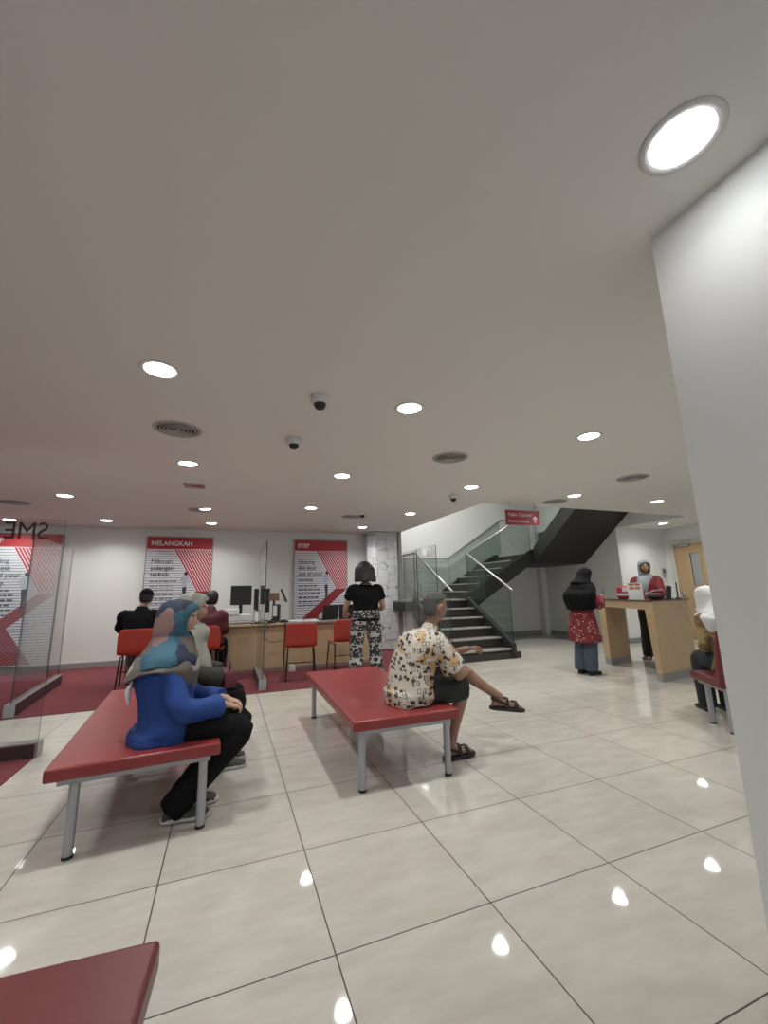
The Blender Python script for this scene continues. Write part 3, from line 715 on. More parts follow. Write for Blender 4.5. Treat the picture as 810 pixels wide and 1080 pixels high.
# printer
t = empty('printer', 'white desktop printer with a paper tray on the left desk', 'printer', (.195, 7.62, DZ), R(4))
MB().box((-.20, -.16, 0), (.20, .20, .15)).build('body', WHITEP, t, bevel=.012, seg=3)
b = MB(); b.prism([(-.17, .15), (.21, .15), (.19, .18), (-.05, .25), (-.15, .25)], 'x', -.19, .0); b.build('lid', WHITEP, t, bevel=.01)
MB().box((-.19, -.163, .05), (.19, -.159, .058)).build('paper_slot', GREYP, t)
MB().box((-.18, -.20, .015), (.18, -.158, .03)).build('output_tray', GREYP, t, bevel=.003)
def monitor(label, loc, rz, w=.36, h=.30, st=.16, back=True, tilt=0):
    t = empty('monitor', label, 'monitor', loc, rz)
    MB().box((-.10, -.08, 0), (.10, .08, .014)).build('base', BLACKP, t, bevel=.004)
    MB().box((-.03, .005, .012), (.03, .03, st+.12)).build('stand', BLACKP, t)
    M = Matrix.Translation((0, 0, st+h/2)) @ Matrix.Rotation(tilt, 4, 'X')
    MB().box((-w/2, -.025, -h/2), (w/2, .005, h/2), M).build('back_shell', BLACKP, t, bevel=.008)
    MB().box((-w/2+.012, .005, -h/2+.012), (w/2-.012, .008, h/2-.012), M).build('screen', mat('dark screen', (0.02, 0.022, 0.028), 0.15), t)
    return t
monitor('black monitor seen from behind, standing behind the white printer', (.24, 7.97, DZ), R(4), .36, .34, .30)
monitor('black monitor seen from behind, by the edge on glass screen', (.60, 7.90, DZ), R(-18), .28, .42, .16)
# card terminal / phone, articulated screen, cluster
t = empty('desk_phone', 'white desk phone leaning on its stand beside the printer', 'phone', (.52, 7.50, DZ), R(-12))
b = MB(); b.prism([(-.08, 0), (.08, 0), (.05, .15), (.02, .20), (-.03, .02)], 'x', -.06, .06); b.build('body', WHITEP, t, bevel=.006)
MB().tube([(-.075, -.05, .03), (-.078, .0, .13), (-.07, .04, .21)], [.016, .012, .017], 10, 4).build('handset', GREYP, t, smooth=True)
t = empty('tablet_stand', 'thin white arm with a dark tilted tablet above the desk', 'tablet stand', (.66, 8.06, DZ), 0)
MB().tube([(0, 0, 0), (0, 0, .36), (.34, -.02, .37)], .012, 8).build('arm', WHITEP, t, smooth=True)
MB().box((-.012, -.10, -.13), (.012, .10, .13), Matrix.Translation((.34, -.02, .45)) @ Matrix.Rotation(R(-24), 4, 'Y')).build('tablet', BLACKP, t, bevel=.004)
MB().lathe([(.06, 0), (.06, .012), (.02, .02)], 20).build('base', WHITEP, t)
t = empty('card_terminal', 'brown and black card terminal behind the glass screen', 'card terminal', (.80, 7.80, DZ), 0)
b = MB(); b.box((-.05, -.03, 0), (.05, .05, .04)); b.box((-.02, 0, .04), (.02, .02, .36)); b.build('stand', BLACKP, t, bevel=.004)
MB().box((-.09, -.02, .36), (.09, .03, .50)).build('face', mat('dull brown plastic', (0.18, 0.10, 0.075), 0.5), t, bevel=.006)
t = empty('computer_tower', 'small black upright computer with a white front, at the desk end', 'computer', (.82, 7.58, DZ), R(-14))
MB().box((-.06, -.05, 0), (.06, .10, .30)).build('case', BLACKP, t, bevel=.006)
MB().box((-.045, -.053, .10), (.02, -.05, .28)).build('front_plate', WHITEP, t)
for i, (x, y) in enumerate(((.46, 7.36), (.60, 7.34), (.73, 7.35), (.93, 7.40))):
    lab = ['black tape dispenser at the desk edge by the printer', 'dark stapler lying at the desk edge', 'black pen holder lying by the glass screen', 'black cable box at the right end of the left desk'][i]
    t = empty(['tape_dispenser', 'stapler', 'pen_tray', 'cable_box'][i], lab, ['tape dispenser', 'stapler', 'pen tray', 'cable box'][i], (x, y, DZ), R(20*i-20))
    if i == 0:
        b = MB(); b.prism([(-.07, 0), (.07, 0), (.06, .02), (.02, .03), (-.01, .07), (-.05, .07)], 'y', -.025, .025); b.build('body', BLACKP, t, bevel=.004)
        MB().lathe([(.015, -.012), (.03, -.012), (.03, .012), (.015, .012)], 20, Matrix.Translation((-.02, -.03, .045)) @ Matrix.Rotation(R(90), 4, 'X'), True).build('tape_roll', WHITEP, t)
    elif i == 1:
        b = MB(); b.prism([(-.08, 0), (.08, 0), (.08, .012), (-.06, .02), (.07, .05), (.06, .06), (-.08, .035)], 'y', -.018, .018); b.build('body', BLACKP, t, bevel=.004)
    else:
        b = MB(); b.box((-.08, -.04, 0), (.08, .04, .025)); b.box((-.06, -.03, .025), (.05, .03, .045)); b.build('body', BLACKP, t, bevel=.006)
# laptops / display stand on the right desk
def laptop(label, loc, rz):
    t = empty('laptop', label, 'laptop', loc, rz)
    MB().box((-.16, -.12, 0), (.16, .12, .018)).build('base', BLACKP, t, bevel=.004)
    MB().box((-.16, 0, 0), (.16, .010, .25), Matrix.Translation((0, -.12, .016)) @ Matrix.Rotation(R(12), 4, 'X')).build('lid', BLACKP, t, bevel=.004)
laptop('black laptop seen from behind on the grey desk, left one', (1.74, 7.66, DZ), R(16)); laptop('black laptop seen from behind on the grey desk, right one beside the woman', (2.14, 7.66, DZ), R(-16))
for i, (x, y, rz, n) in enumerate(((1.14, 7.52, 8, 5), (1.43, 7.50, -6, 3))):
    t = empty('paper_stack', ['loose stack of white papers at the left of the grey desk', 'flat white papers beside the left laptop'][i], 'papers', (x, y, DZ), R(rz))
    for k in range(n):
        MB().box((-.105, -.148, .0), (.105, .148, .003)).build('sheet', PAPER, t, loc=(0, 0, .0035*k)).rotation_euler = (0, 0, R(7*k-10))
# brown cable hanging over the desk front, adapter on the floor
cu = MB().tube([(.62, 7.30, .776), (.66, 7.29, .72), (.62, 7.295, .62), (.64, 7.29, .52), (.75, 7.29, .47), (.88, 7.29, .49), (1.0, 7.29, .52)], .006, 8, 6).build('charging_cable', mat('brown cable', (0.16, 0.05, 0.03), 0.5), None, smooth=True)
tag(cu, 'thin brown cable looping down the front of the oak desk', 'cable')
t = empty('power_adapter', 'small white adapter block on the carpet under the right desk', 'adapter', (1.05, 7.15, .006), R(20))
b = MB(); b.prism([(-.05, 0), (.05, 0), (.04, .10), (-.03, .12)], 'y', -.04, .04); b.build('body', WHITEP, t, bevel=.01)
MB().tube([(0, 0, .10), (-.01, .05, .2), (-.02, .12, .35)], .004, 6, 4).build('cord', GREYP, t)

# ------------------------------------------------------------------ red chairs
def make_chair(label, loc, rz):
    t = empty('visitor_chair', label, 'chair', loc, rz, 'red plastic visitor chairs')
    # local: faces +Y, seat at .45
    rows = []; W = .235
    prof = [(.20, .435), (.185, .455), (.10, .452), (0, .445), (-.12, .44), (-.185, .455), (-.215, .50), (-.232, .60), (-.245, .70), (-.255, .79), (-.258, .815)]
    ws = [.20, .215, .225, .232, .232, .232, .235, .24, .238, .225, .19]
    n = 13
    for (y, z), wd in zip(prof, ws):
        rows.append([Vector((wd*(2*i/(n-1)-1), y + (.035 if z > .5 else 0)*(2*i/(n-1)-1)**2, z + (.018 if z < .5 else 0)*(2*i/(n-1)-1)**2)) for i in range(n)])
    b = MB().loft(rows, closed=False); seat = b.build('seat_shell', REDPL, t, smooth=True)
    so = seat.modifiers.new('thick', 'SOLIDIFY'); so.thickness = .012; sb = seat.modifiers.new('sub', 'SUBSURF'); sb.levels = sb.render_levels = 1
    for sx in (-1, 1):
        for y0, y1, ztop in ((.15, .20, .44), (-.14, -.20, .43)):
            lg = MB().tube([(sx*.19, y0, ztop), (sx*.215, y1, .012)], .0115, 10).build('leg', BLACKM, t, smooth=True)
            MB().lathe([(.014, 0), (.014, .02)], 10, Matrix.Translation((sx*.215, y1, 0))).build('foot_cap', RUBBER, lg)
        MB().tube([(sx*.19, .15, .43), (sx*.19, -.14, .425)], .010, 8).build('side_rail', BLACKM, t, smooth=True)
    MB().tube([(-.2, -.165, .24), (.2, -.165, .24)], .008, 8).build('stretcher', BLACKM, t, smooth=True)
    return t
c0 = make_chair('empty red plastic chair in front of the grey topped desk', (1.10, 6.62, .006), R(-8))
dup(c0, (1.86, 6.98, .006), R(6), 'red plastic chair mostly hidden behind the standing woman in black')
dup(c0, (-1.16, 7.0, .006), R(4), 'red plastic chair under the seated man in black cap')
dup(c0, (-.24, 7.0, .006), R(-14), 'red plastic chair under the seated person in maroon, at the end of the desk')

# ------------------------------------------------------------------ counter
A = Vector((5.44, 4.08, 0)); AB = Vector((.90, .125, 0)); AD = Vector((.53, 1.37, 0)); CH = 1.06
t = empty('service_counter', 'pale oak service counter with a dark glass top and open middle', 'counter', A)
def quad(u0, u1, v0, v1, z0, z1, taper=0.0):
    P = lambda u, v, z: AB*u + AD*v + Vector((0, 0, z))
    b = MB(); vs = [P(u0, v0, z0), P(u1, v0, z0), P(u1, v1-taper*0, z0), P(u0, v1, z0), P(u0, v0, z1), P(u1, v0, z1), P(u1, v1+taper, z1), P(u0, v1+taper, z1)]
    return b.add(vs, [(0,3,2,1),(4,5,6,7),(0,1,5,4),(1,2,6,5),(2,3,7,6),(3,0,4,7)])
quad(0, 1, 0, .075, .10, CH-.13, .055).build('end_panel', OAK, t)
quad(0, .60, .87, 1.0, .10, CH-.13).build('end_panel', OAK, t)
quad(0, 1, -.0, 1.0, CH-.13, CH-.012).build('apron', OAK, t)
quad(-.02, 1.05, -.012, 1.012, CH-.012, CH).build('counter_top', mat('dark glass top', (0.06, 0.055, 0.05), 0.08), t, bevel=.002)
quad(.0, 1.0, .004, .075, 0, .10).build('plinth', SKIRT, t); quad(.0, .60, .87, .995, 0, .10).build('plinth', SKIRT, t)
def onc(u, v): p = A + AB*u + AD*v; return (p.x, p.y, CH)
t = empty('ticket_box', 'small red and white box sign on the counter', 'box', onc(.26, .62), R(-50))
b = MB(); b.box((-.10, -.05, 0), (.10, .05, .20)); b.build('body', mat('bright red card', (0.42, 0.03, 0.05), 0.5), t, bevel=.03, seg=4)
MB().box((-.101, -.052, .05), (.08, -.0505, .085)).build('white_band', PAPER, t); MB().box((-.02, -.052, .11), (.08, -.0505, .18)).build('white_band', PAPER, t)
t = empty('notice_stand', 'white notice card with orange print standing on the counter', 'notice', onc(.20, .36), R(-40))
M = Matrix.Rotation(R(-9), 4, 'X'); MB().box((-.10, 0, 0), (.10, .004, .25), M).build('card', PAPER, t)
OR = mat('orange brown print', (0.42, 0.16, 0.06), 0.6)
for zz in (.15, .205):
    for k in range(2): MB().box((-.078+.082*k, -.002, zz), (-.008+.082*k, -.0005, zz+.035), M).build('printed_block', OR, t)
MB().box((-.10, 0, 0), (.10, .10, .004)).build('foot', PAPER, t)
t = empty('brochure_tray', 'dark tray heaped with brochures and cards on the counter', 'tray', onc(.42, .17), R(-20))
MB().lathe([(.06, 0), (.10, .02), (.13, .07), (.125, .07), (.09, .025), (.02, .012)], 24).build('bowl', mat('dark maroon plastic', (0.07, 0.03, 0.035), 0.4), t, smooth=True)
for k, (m, a) in enumerate(((PAPER, 20), (GREYP, 70), (PRED, 130), (PAPER, 160))): MB().box((-.10, -.035, 0), (.10, .035, .004), Matrix.Translation((0, 0, .075+.012*k)) @ Euler((R(12*k-10), R(-14+9*k), R(a))).to_matrix().to_4x4()).build('brochure', m, t)
t = empty('card_reader', 'black card reader leaning on its stand on the counter', 'card reader', onc(.66, .10), R(-30))
MB().box((-.045, -.05, 0), (.045, .05, .012)).build('base', BLACKP, t); MB().box((-.035, -.01, 0), (.035, .012, .19), Matrix.Translation((0, 0, .01)) @ Matrix.Rotation(R(-16), 4, 'X') @ Matrix.Rotation(R(14), 4, 'Y')).build('body', BLACKP, t, bevel=.005)
t = empty('tablet_stand', 'thin dark upright tablet at the right end of the counter top', 'tablet', onc(.90, .08), R(-55))
MB().box((-.008, -.05, .01), (.008, .05, .24)).build('tablet', BLACKP, t, bevel=.003); MB().box((-.04, -.05, 0), (.04, .05, .012)).build('base', BLACKP, t)
t = empty('wall_reader', 'grey access reader on the white wall left of the door', 'wall switch', (9.86, 6.998, 1.56), 0)
MB().box((-.05, -.03, -.10), (.05, 0, .10)).build('housing', GREYP, t, bevel=.006); MB().box((-.03, -.034, .0), (.03, -.03, .07)).build('face', BLACKP, t)

#PEOPLE
# ------------------------------------------------------------------ people
def remeshed(b, vox, smooth=3, sf=0.5):
    me = b.me('tmp'); o = bpy.data.objects.new('tmp_mesh', me); C.objects.link(o)
    m = o.modifiers.new('r', 'REMESH'); m.mode = 'VOXEL'; m.voxel_size = vox
    if smooth: s = o.modifiers.new('s', 'SMOOTH'); s.factor = sf; s.iterations = smooth
    dg = bpy.context.evaluated_depsgraph_get(); r = bpy.data.meshes.new_from_object(o.evaluated_get(dg)); bpy.data.objects.remove(o)
    return r
def folds(me, amp, scale, seed=0.0, stretch=(1, 1, .45)):
    n = len(me.vertices)
    co = np.empty(n*3); me.vertices.foreach_get('co', co); co = co.reshape(-1, 3)
    no = np.empty(n*3); me.vertices.foreach_get('normal', no); no = no.reshape(-1, 3)
    for i in range(n):
        p = Vector((co[i, 0]*stretch[0]*scale+seed, co[i, 1]*stretch[1]*scale+seed, co[i, 2]*stretch[2]*scale))
        co[i] += no[i]*amp*(noise.noise(p) + .5*noise.noise(p*2.3))
    me.vertices.foreach_set('co', co.ravel()); me.update()
def mobj(name, me, m, parent, smooth=True):
    me.materials.clear(); me.materials.append(m); me.polygons.foreach_set('material_index', [0]*len(me.polygons))
    if smooth: me.polygons.foreach_set('use_smooth', [True]*len(me.polygons))
    o = bpy.data.objects.new(name, me); C.objects.link(o); o.parent = parent; return o
def ering(c, lat, up, a, b, n=28, e=2.3, bk=None):
    """superellipse ring; lat = lateral axis, up = spine direction; a half width, b half depth (bk = depth behind)"""
    up = up.normalized(); lat = (lat - up*lat.dot(up)).normalized(); fw = up.cross(lat); o = []
    for k in range(n):
        t = 2*PI*k/n; x = math.copysign(abs(math.cos(t))**(2/e), math.cos(t)); y = math.copysign(abs(math.sin(t))**(2/e), math.sin(t))
        o.append(c + lat*x*a + fw*y*(b if y > 0 or bk is None else bk))
    return o
def spine_loft(mb, rows, lat=Vector((1, 0, 0)), n=28, e=2.3):
    """rows: (centre, half width, half depth[, back depth]); smooth interpolation"""
    cs = [Vector(r[0]) for r in rows]; rings = []
    P = [cs[0]*2-cs[1]] + cs + [cs[-1]*2-cs[-2]]
    def val(i, k):
        r = rows[max(0, min(len(rows)-1, i))]; return r[k] if len(r) > k else r[2]
    for i in range(len(cs)-1):
        for s_ in range(4):
            t = s_/4; t2 = t*t; t3 = t2*t
            g = lambda a, b, c, d: 0.5*((2*b) + (c-a)*t + (2*a-5*b+4*c-d)*t2 + (3*b-a-3*c+d)*t3)
            c = g(P[i], P[i+1], P[i+2], P[i+3]); d = (P[i+2]-P[i])*(1-t) + (P[i+3]-P[i+1])*t
            rings.append(ering(c, lat, d, *[g(val(i-1, k), val(i, k), val(i+1, k), val(i+2, k)) for k in (1, 2)], n, e, g(val(i-1, 3), val(i, 3), val(i+1, 3), val(i+2, 3))))
    rings.append(ering(cs[-1], lat, P[-1]-P[-3], val(len(cs)-1, 1), val(len(cs)-1, 2), n, e, val(len(cs)-1, 3)))
    return mb.loft(rings)
def head_frame(hd, yw, pt=0.0, rl=0.0):
    """head local: +y face forward, +z up. yw CCW from body's forward, pt>0 looks down"""
    return Matrix.Translation(hd) @ Euler((-pt, rl, yw), 'XYZ').to_matrix().to_4x4()
def head_geo(mb, M, k=1.0):
    n, mm = 40, 30; rings = []
    for i in range(1, mm):
        v = PI*i/mm; z = -math.cos(v); row = []
        for j in range(n):
            a = 2*PI*j/n; x = math.sin(v)*math.sin(a); y = math.sin(v)*math.cos(a)
            X, Y, Z = x*.074, y*.094, z*.112
            if z < 0:
                q = -z; X *= 1-.30*q**1.6
                Y = Y*(1-.16*q**1.5) if y > 0 else Y*(1-.50*q**1.3)
                if y > 0: Y += .010*q*q
            else: Y -= .004*z
            fr = max(0, y)
            gx = lambda x0, z0, sx, sz: math.exp(-((X-x0)/sx)**2 - ((Z-z0)/sz)**2)*fr
            Y += .023*gx(0, -.022, .011, .016) + .012*gx(0, .0, .008, .020) + .006*gx(0, .028, .045, .010)
            Y += -.010*(gx(.031, .006, .017, .012) + gx(-.031, .006, .017, .012))
            Y += .007*gx(0, -.052, .021, .009) - .003*gx(0, -.060, .022, .004) + .006*gx(0, -.067, .018, .007) + .008*gx(0, -.095, .024, .014)
            Y += .004*(gx(.045, -.022, .02, .02) + gx(-.045, -.022, .02, .02))
            row.append(M @ (Vector((X, Y, Z))*k))
        rings.append(row)
    mb.loft(rings)
    for s in (-1, 1):
        E = M @ Matrix.Translation(Vector((s*.074, -.012, -.008))*k) @ Euler((R(-12), R(s*8), R(s*-22)), 'XYZ').to_matrix().to_4x4()
        rings = []
        for i, (q, xx) in enumerate(((.014, -.010), (.026, -.004), (.035, .006), (.034, .015), (.022, .014))):
            rings.append([E @ (Vector((s*xx, q*.62*math.cos(2*PI*j/14), q*1.05*math.sin(2*PI*j/14)))*k) for j in range(14)])
        mb.loft(rings)
def face_parts(M, parent, k=1.0, brow=True, frown=0):
    for s in (-1, 1):
        e = MB().ell(M @ (Vector((s*.031, .071, .006))*k), .0125*k, .0125*k, .0115*k, 12).build('eye', EYEW, parent, smooth=True)
        MB().ell(M @ (Vector((s*.031, .0815, .005))*k), .0062*k, .0040*k, .0062*k, 10).build('iris', EYEB, e, smooth=True)
        if brow:
            MB().tube([M @ (Vector((s*.014, .090, .024))*k), M @ (Vector((s*.032, .089, .030))*k), M @ (Vector((s*.05, .076, .024))*k)], [.0028, .0032, .0018], 8, 3).build('eyebrow', HAIRB, parent, smooth=True)
    MB().tube([M @ (Vector((-.021, .0865, -.056))*k), M @ (Vector((0, .0965, -.054))*k), M @ (Vector((.021, .0865, -.056))*k)], [.003, .0058, .003], 8, 4, flat=.8).build('lips', LIP, parent, smooth=True)
def hand_geo(rm, fm, W, d, pn, side, curl=0.5, k=1.0, spread=1.0, curls=None):
    """rm: mesh to remesh (palm), fm: separate finger mesh. d = direction of the hand, pn = palm normal, side=+1: thumb on d x pn side"""
    d = d.normalized(); pn = (pn - d*pn.dot(d)).normalized(); t = d.cross(pn)*side
    L = .088*k
    rings = []
    for q, a, b in ((-.02, .026, .020), (.0, .027, .019), (.3, .034, .0165), (.65, .041, .0150), (.95, .040, .0125), (1.04, .034, .009)):
        c = W + d*(L*q); rings.append([c + t*(a*k*math.cos(2*PI*j/16)) + pn*(b*k*math.sin(2*PI*j/16)) for j in range(16)])
    rm.loft(rings)
    for i, (o, l, r) in enumerate(((.030, .068, .0085), (.010, .077, .0088), (-.010, .072, .0084), (-.029, .056, .0074))):
        c = (curls[i] if curls else curl)*(1+.12*i)
        p = W + d*(L*.90) + t*(o*k); dd = (d + t*(o*2.6*spread)).normalized(); pts = [p - dd*.02*k, p]; ax = pn
        ang = 0
        for s_, fr in enumerate((.46, .31, .25)):
            ang += c*(.75 if s_ == 0 else 1.0)
            v = dd*math.cos(ang) + pn*math.sin(ang); p = p + v*(l*k*fr); pts.append(p)
        fm.tube(pts, [r*k, r*k, r*.98*k, r*.9*k, r*.72*k], 10, 3)
    p = W + d*(L*.25) + t*(.026*k); v1 = (d*.72 + t*.62 + pn*.30).normalized(); v2 = (d*.93 + t*.12 + pn*(.35+.3*curl)).normalized()
    fm.tube([p - v1*.012*k, p + v1*.034*k, p + v1*.034*k + v2*.030*k, p + v1*.034*k + v2*.054*k], [.013*k, .0115*k, .0098*k, .0075*k], 10, 3)
def foot_geo(mb, A, fdir, k=1.0, infl=0.0, z=None, up=Vector((0, 0, 1))):
    fdir = fdir.normalized(); s = fdir.cross(up).normalized(); u = s.cross(fdir).normalized(); base = A - u*(.075*k)
    rings = []
    for q, a, h in ((-.062, .018, .030), (-.048, .029, .055), (0, .033, .078), (.05, .036, .060), (.10, .043, .042), (.145, .044, .032), (.175, .036, .024), (.192, .018, .014)):
        c = base + fdir*(q*k); a = a*k+infl; h = h*k+infl; row = []
        for j in range(18):
            t = 2*PI*j/18; y = math.sin(t); row.append(c + s*(a*math.cos(t)) + u*((h/2)*(1+math.copysign(abs(y)**.7, y))) - u*infl*.4)
        rings.append(row)
    mb.loft(rings); return base, fdir, s, u
def shoe(parent, A, fdir, m, k=1.0, sole=SOLEW, up=Vector((0, 0, 1))):
    b = MB(); base, fd, s, u = foot_geo(b, A, fdir, k, .009, up=up)
    sh = b.build('shoe', m, parent, smooth=True)
    rings = []
    for z in (-.006, .016):
        row = []
        for q, a in ((-.075, .0), (-.066, .026), (-.03, .038), (.04, .040), (.11, .052), (.16, .050), (.195, .032), (.208, 0)): row.append(base + fd*(q*k) + s*(a*k) + u*z)
        for q, a in ((.195, .032), (.16, .046), (.11, .046), (.04, .036), (-.03, .037), (-.066, .026)): row.append(base + fd*(q*k) - s*(a*k) + u*z)
        rings.append(row)
    MB().loft(rings).build('sole', sole, sh, bevel=.004); return sh
def sandal(parent, A, fdir, k=1.0, up=Vector((0, 0, 1))):
    fd = fdir.normalized(); s = fd.cross(up).normalized(); u = s.cross(fd).normalized(); base = A - u*(.075*k); rings = []
    for z in (-.020, .003):
        row = []
        for q, a in ((-.082, .0), (-.070, .030), (-.03, .042), (.04, .044), (.11, .056), (.165, .054), (.205, .034), (.218, 0)): row.append(base + fd*(q*k) + s*(a*k) + u*z)
        for q, a in ((.205, .034), (.165, .050), (.11, .050), (.04, .040), (-.03, .040), (-.070, .028)): row.append(base + fd*(q*k) - s*(a*k) + u*z)
        rings.append(row)
    sn = MB().loft(rings).build('sandal', RUBBER, parent, bevel=.004)
    for q, h, a, w in ((.125, .052, .050, .030), (.055, .074, .044, .024)):
        b = MB(); rr_ = []
        for j in range(13):
            t = PI*j/12; c = base + fd*(q*k) + s*(math.cos(t)*a*k) + u*(math.sin(t)**.7*h*k); n_ = (s*math.cos(t) + u*math.sin(t))
            rr_.append([c - fd*w*.5, c + fd*w*.5, c + fd*w*.5 + n_*.005, c - fd*w*.5 + n_*.005])
        b.loft(rr_).build('strap', RUBBER, sn, bevel=.001)
    b = MB(); b.tube([base + fd*(.05*k) + s*.045*k + u*.03*k, base - fd*(.03*k) + s*.036*k + u*.055*k, base - fd*(.066*k) + u*.06*k, base - fd*(.03*k) - s*.036*k + u*.055*k, base + fd*(.05*k) - s*.045*k + u*.03*k], .006, 8, 4, flat=1.6).build('strap', RUBBER, sn, smooth=True)
    return sn
def shell(name, rows, m, parent, n=44, th=.005, fold=0.0, fscale=9, seed=0.0, wave=0.0, sub=1, close_top=True, lift=0.0, tip=0.0):
    """draped cloth: rows of (centre, rx, ry, gap_half_angle_deg, gap_yaw_deg) from the crown down; angle 0 = +y"""
    grid = []
    nr = len(rows); ext = []
    for i in range(nr-1):
        for s_ in range(3):
            t = s_/3; a, b = rows[i], rows[i+1]; p, q = rows[max(0, i-1)], rows[min(nr-1, i+2)]
            g = lambda k: .5*((2*a[k]) + (b[k]-p[k])*t + (2*p[k]-5*a[k]+4*b[k]-q[k])*t*t + (3*a[k]-p[k]-3*b[k]+q[k])*t**3)
            c = .5*((2*a[0]) + (b[0]-p[0])*t + (2*p[0]-5*a[0]+4*b[0]-q[0])*t*t + (3*a[0]-p[0]-3*b[0]+q[0])*t**3)
            ext.append((c, max(.004, g(1)), max(.004, g(2)), max(0, g(3)), a[4]+(b[4]-a[4])*t))
    ext.append(rows[-1])
    for i, (c, rx, ry, gp, gy) in enumerate(ext):
        row = []
        for j in range(n):
            a = R(gp) + (2*PI-2*R(gp))*j/(n-1); yw = R(gy)
            lx, ly = -math.sin(a)*rx, math.cos(a)*ry
            wv = 1 + wave*(i/len(ext))**2*math.sin(a*9+seed)
            p = Vector((lx*math.cos(yw)-ly*math.sin(yw), lx*math.sin(yw)+ly*math.cos(yw), 0))*wv
            if fold:
                pr = (p + c)*fscale; p *= 1 + fold*(noise.noise(Vector((pr.x+seed, pr.y, pr.z*.5))))*min(1, (i+1)/len(ext)*1.6)
            fr_ = max(0.0, (i/len(ext)-.45)/.55)**1.5; yb = math.cos(a)
            row.append(c + p + V((0, 0, lift*math.sin(a)**2*fr_ - tip*max(0, yb)**2*fr_)))
        grid.append(row)
    b = MB().loft(grid, closed=False)
    if close_top:
        b2 = b; cen = sum(grid[0], Vector())/n + Vector((0, 0, .004)); b.v.append(tuple(cen)); ci = len(b.v)-1
        for j in range(n-1): b.f.append([j, j+1, ci]); b.mi.append(0)
    o = b.build(name, m, parent, smooth=True)
    s = o.modifiers.new('thick', 'SOLIDIFY'); s.thickness = th; s.offset = 1
    if sub: q = o.modifiers.new('sub', 'SUBSURF'); q.levels = q.render_levels = sub
    return o
V = Vector
class Person:
    def __init__(s, label, loc, rz, k=1.0, skin=SKIN, vox=.008, group=None):
        s.loc = V(loc); s.rz = rz; s.k = k; s.skin = skin; s.vox = vox; s.label = label; s.group = group; s.J = {}; s.post = []
    def L(s, x, y, z):      # world -> local
        p = V((x, y, z)) - s.loc; c, q = math.cos(-s.rz), math.sin(-s.rz); return V((p.x*c-p.y*q, p.x*q+p.y*c, p.z))
    def sit(s, seat=.45):
        k = s.k; h = seat+.085
        s.J = dict(P=V((0, 0, h)), W=V((0, -.01, h+.17*k)), C=V((0, .02, h+.34*k)), N=V((0, .03, h+.50*k)), H=V((0, .07, h+.625*k)),
            SL=V((-.165*k, .02, h+.405*k)), SR=V((.165*k, .02, h+.405*k)), EL=V((-.20*k, .06, h+.18*k)), ER=V((.20*k, .06, h+.18*k)), WL=V((-.10*k, .27*k, h+.10)), WR=V((.10*k, .27*k, h+.10)),
            HL=V((-.085*k, .0, h)), HR=V((.085*k, .0, h)), KL=V((-.10*k, .42*k, h-.02)), KR=V((.10*k, .42*k, h-.02)), AL=V((-.10*k, .40*k, .08)), AR=V((.10*k, .40*k, .08)))
    def stand(s):
        k = s.k
        s.J = dict(P=V((0, 0, .90*k)), W=V((0, .01, 1.06*k)), C=V((0, 0, 1.24*k)), N=V((0, -.01, 1.42*k)), H=V((0, .02, 1.55*k)),
            SL=V((-.17*k, 0, 1.325*k)), SR=V((.17*k, 0, 1.325*k)), EL=V((-.225*k, -.03, 1.08*k)), ER=V((.225*k, -.03, 1.08*k)), WL=V((-.22*k, .06, .86*k)), WR=V((.22*k, .06, .86*k)),
            HL=V((-.085*k, 0, .88*k)), HR=V((.085*k, 0, .88*k)), KL=V((-.09*k, .02, .48*k)), KR=V((.09*k, .02, .48*k)), AL=V((-.09*k, -.02, .085)), AR=V((.09*k, -.02, .085)))
    def torso(s, mb, infl=0.0, hem=None, fat=1.0, top=True, sh=.115, belly=0.0):
        J = s.J; k = s.k; up = (J['W']-J['P']).normalized(); lat = (J['SR']-J['SL']).normalized()
        S = (J['SL']+J['SR'])/2; n1 = J['N']
        rows = []
        if hem: rows += [(V(h[0]), h[1], h[2]) for h in hem]
        else: rows.append((J['P'] - up*.09*k, .10*k*fat+infl, .085*k*fat+infl))
        rows += [(J['P'], .160*k*fat+infl, .115*k*fat+infl), (J['W'], .135*k*fat+infl, (.095+belly)*k*fat+infl, .095*k*fat+infl), (J['C'], .150*k*fat+infl, (.108+belly*.4)*k*fat+infl, .11*k*fat+infl), (S + (n1-S)*.12, sh*k+infl, .080*k+infl)]
        rows.append((S + (n1-S)*.62, .066*k+infl*.7, .064*k+infl*.6)); 
        if top: rows.append((n1 + (n1-S)*.05, .050*k+infl*.5, .052*k+infl*.5))
        return spine_loft(mb, rows, lat)
    def arm(s, mb, side, infl=0.0, upto=None, cuff=0.0):
        J = s.J; k = s.k; S, E, W = J['S'+side], J['E'+side], J['W'+side]; C_ = S*.62 + J['N']*.38 - V((0, 0, .035*k))
        pts = [C_, S, S+(E-S)*.45, E, E+(W-E)*.35, W]; rad = [.046, .049, .044, .038, .038, .026]
        rad = [r*k+infl for r in rad]; 
        if cuff: rad[-1] += cuff; rad[-2] += cuff*.5
        if upto is not None:     # sleeve ends at fraction of the upper arm (<1) or of the forearm (1..2)
            if upto <= 1: pts = [C_, S, S+(E-S)*upto*.55, S+(E-S)*upto]; rad = [.046*k+infl, .049*k+infl, .047*k+infl+cuff*.5, .045*k+infl+cuff]
            else: q = upto-1; pts = [C_, S, S+(E-S)*.45, E, E+(W-E)*q]; rad = [.046*k+infl, .049*k+infl, .045*k+infl, .040*k+infl+cuff*.5, .036*k+infl+cuff]
        return mb.tube(pts, rad, 16, 4, ends=infl < .005)
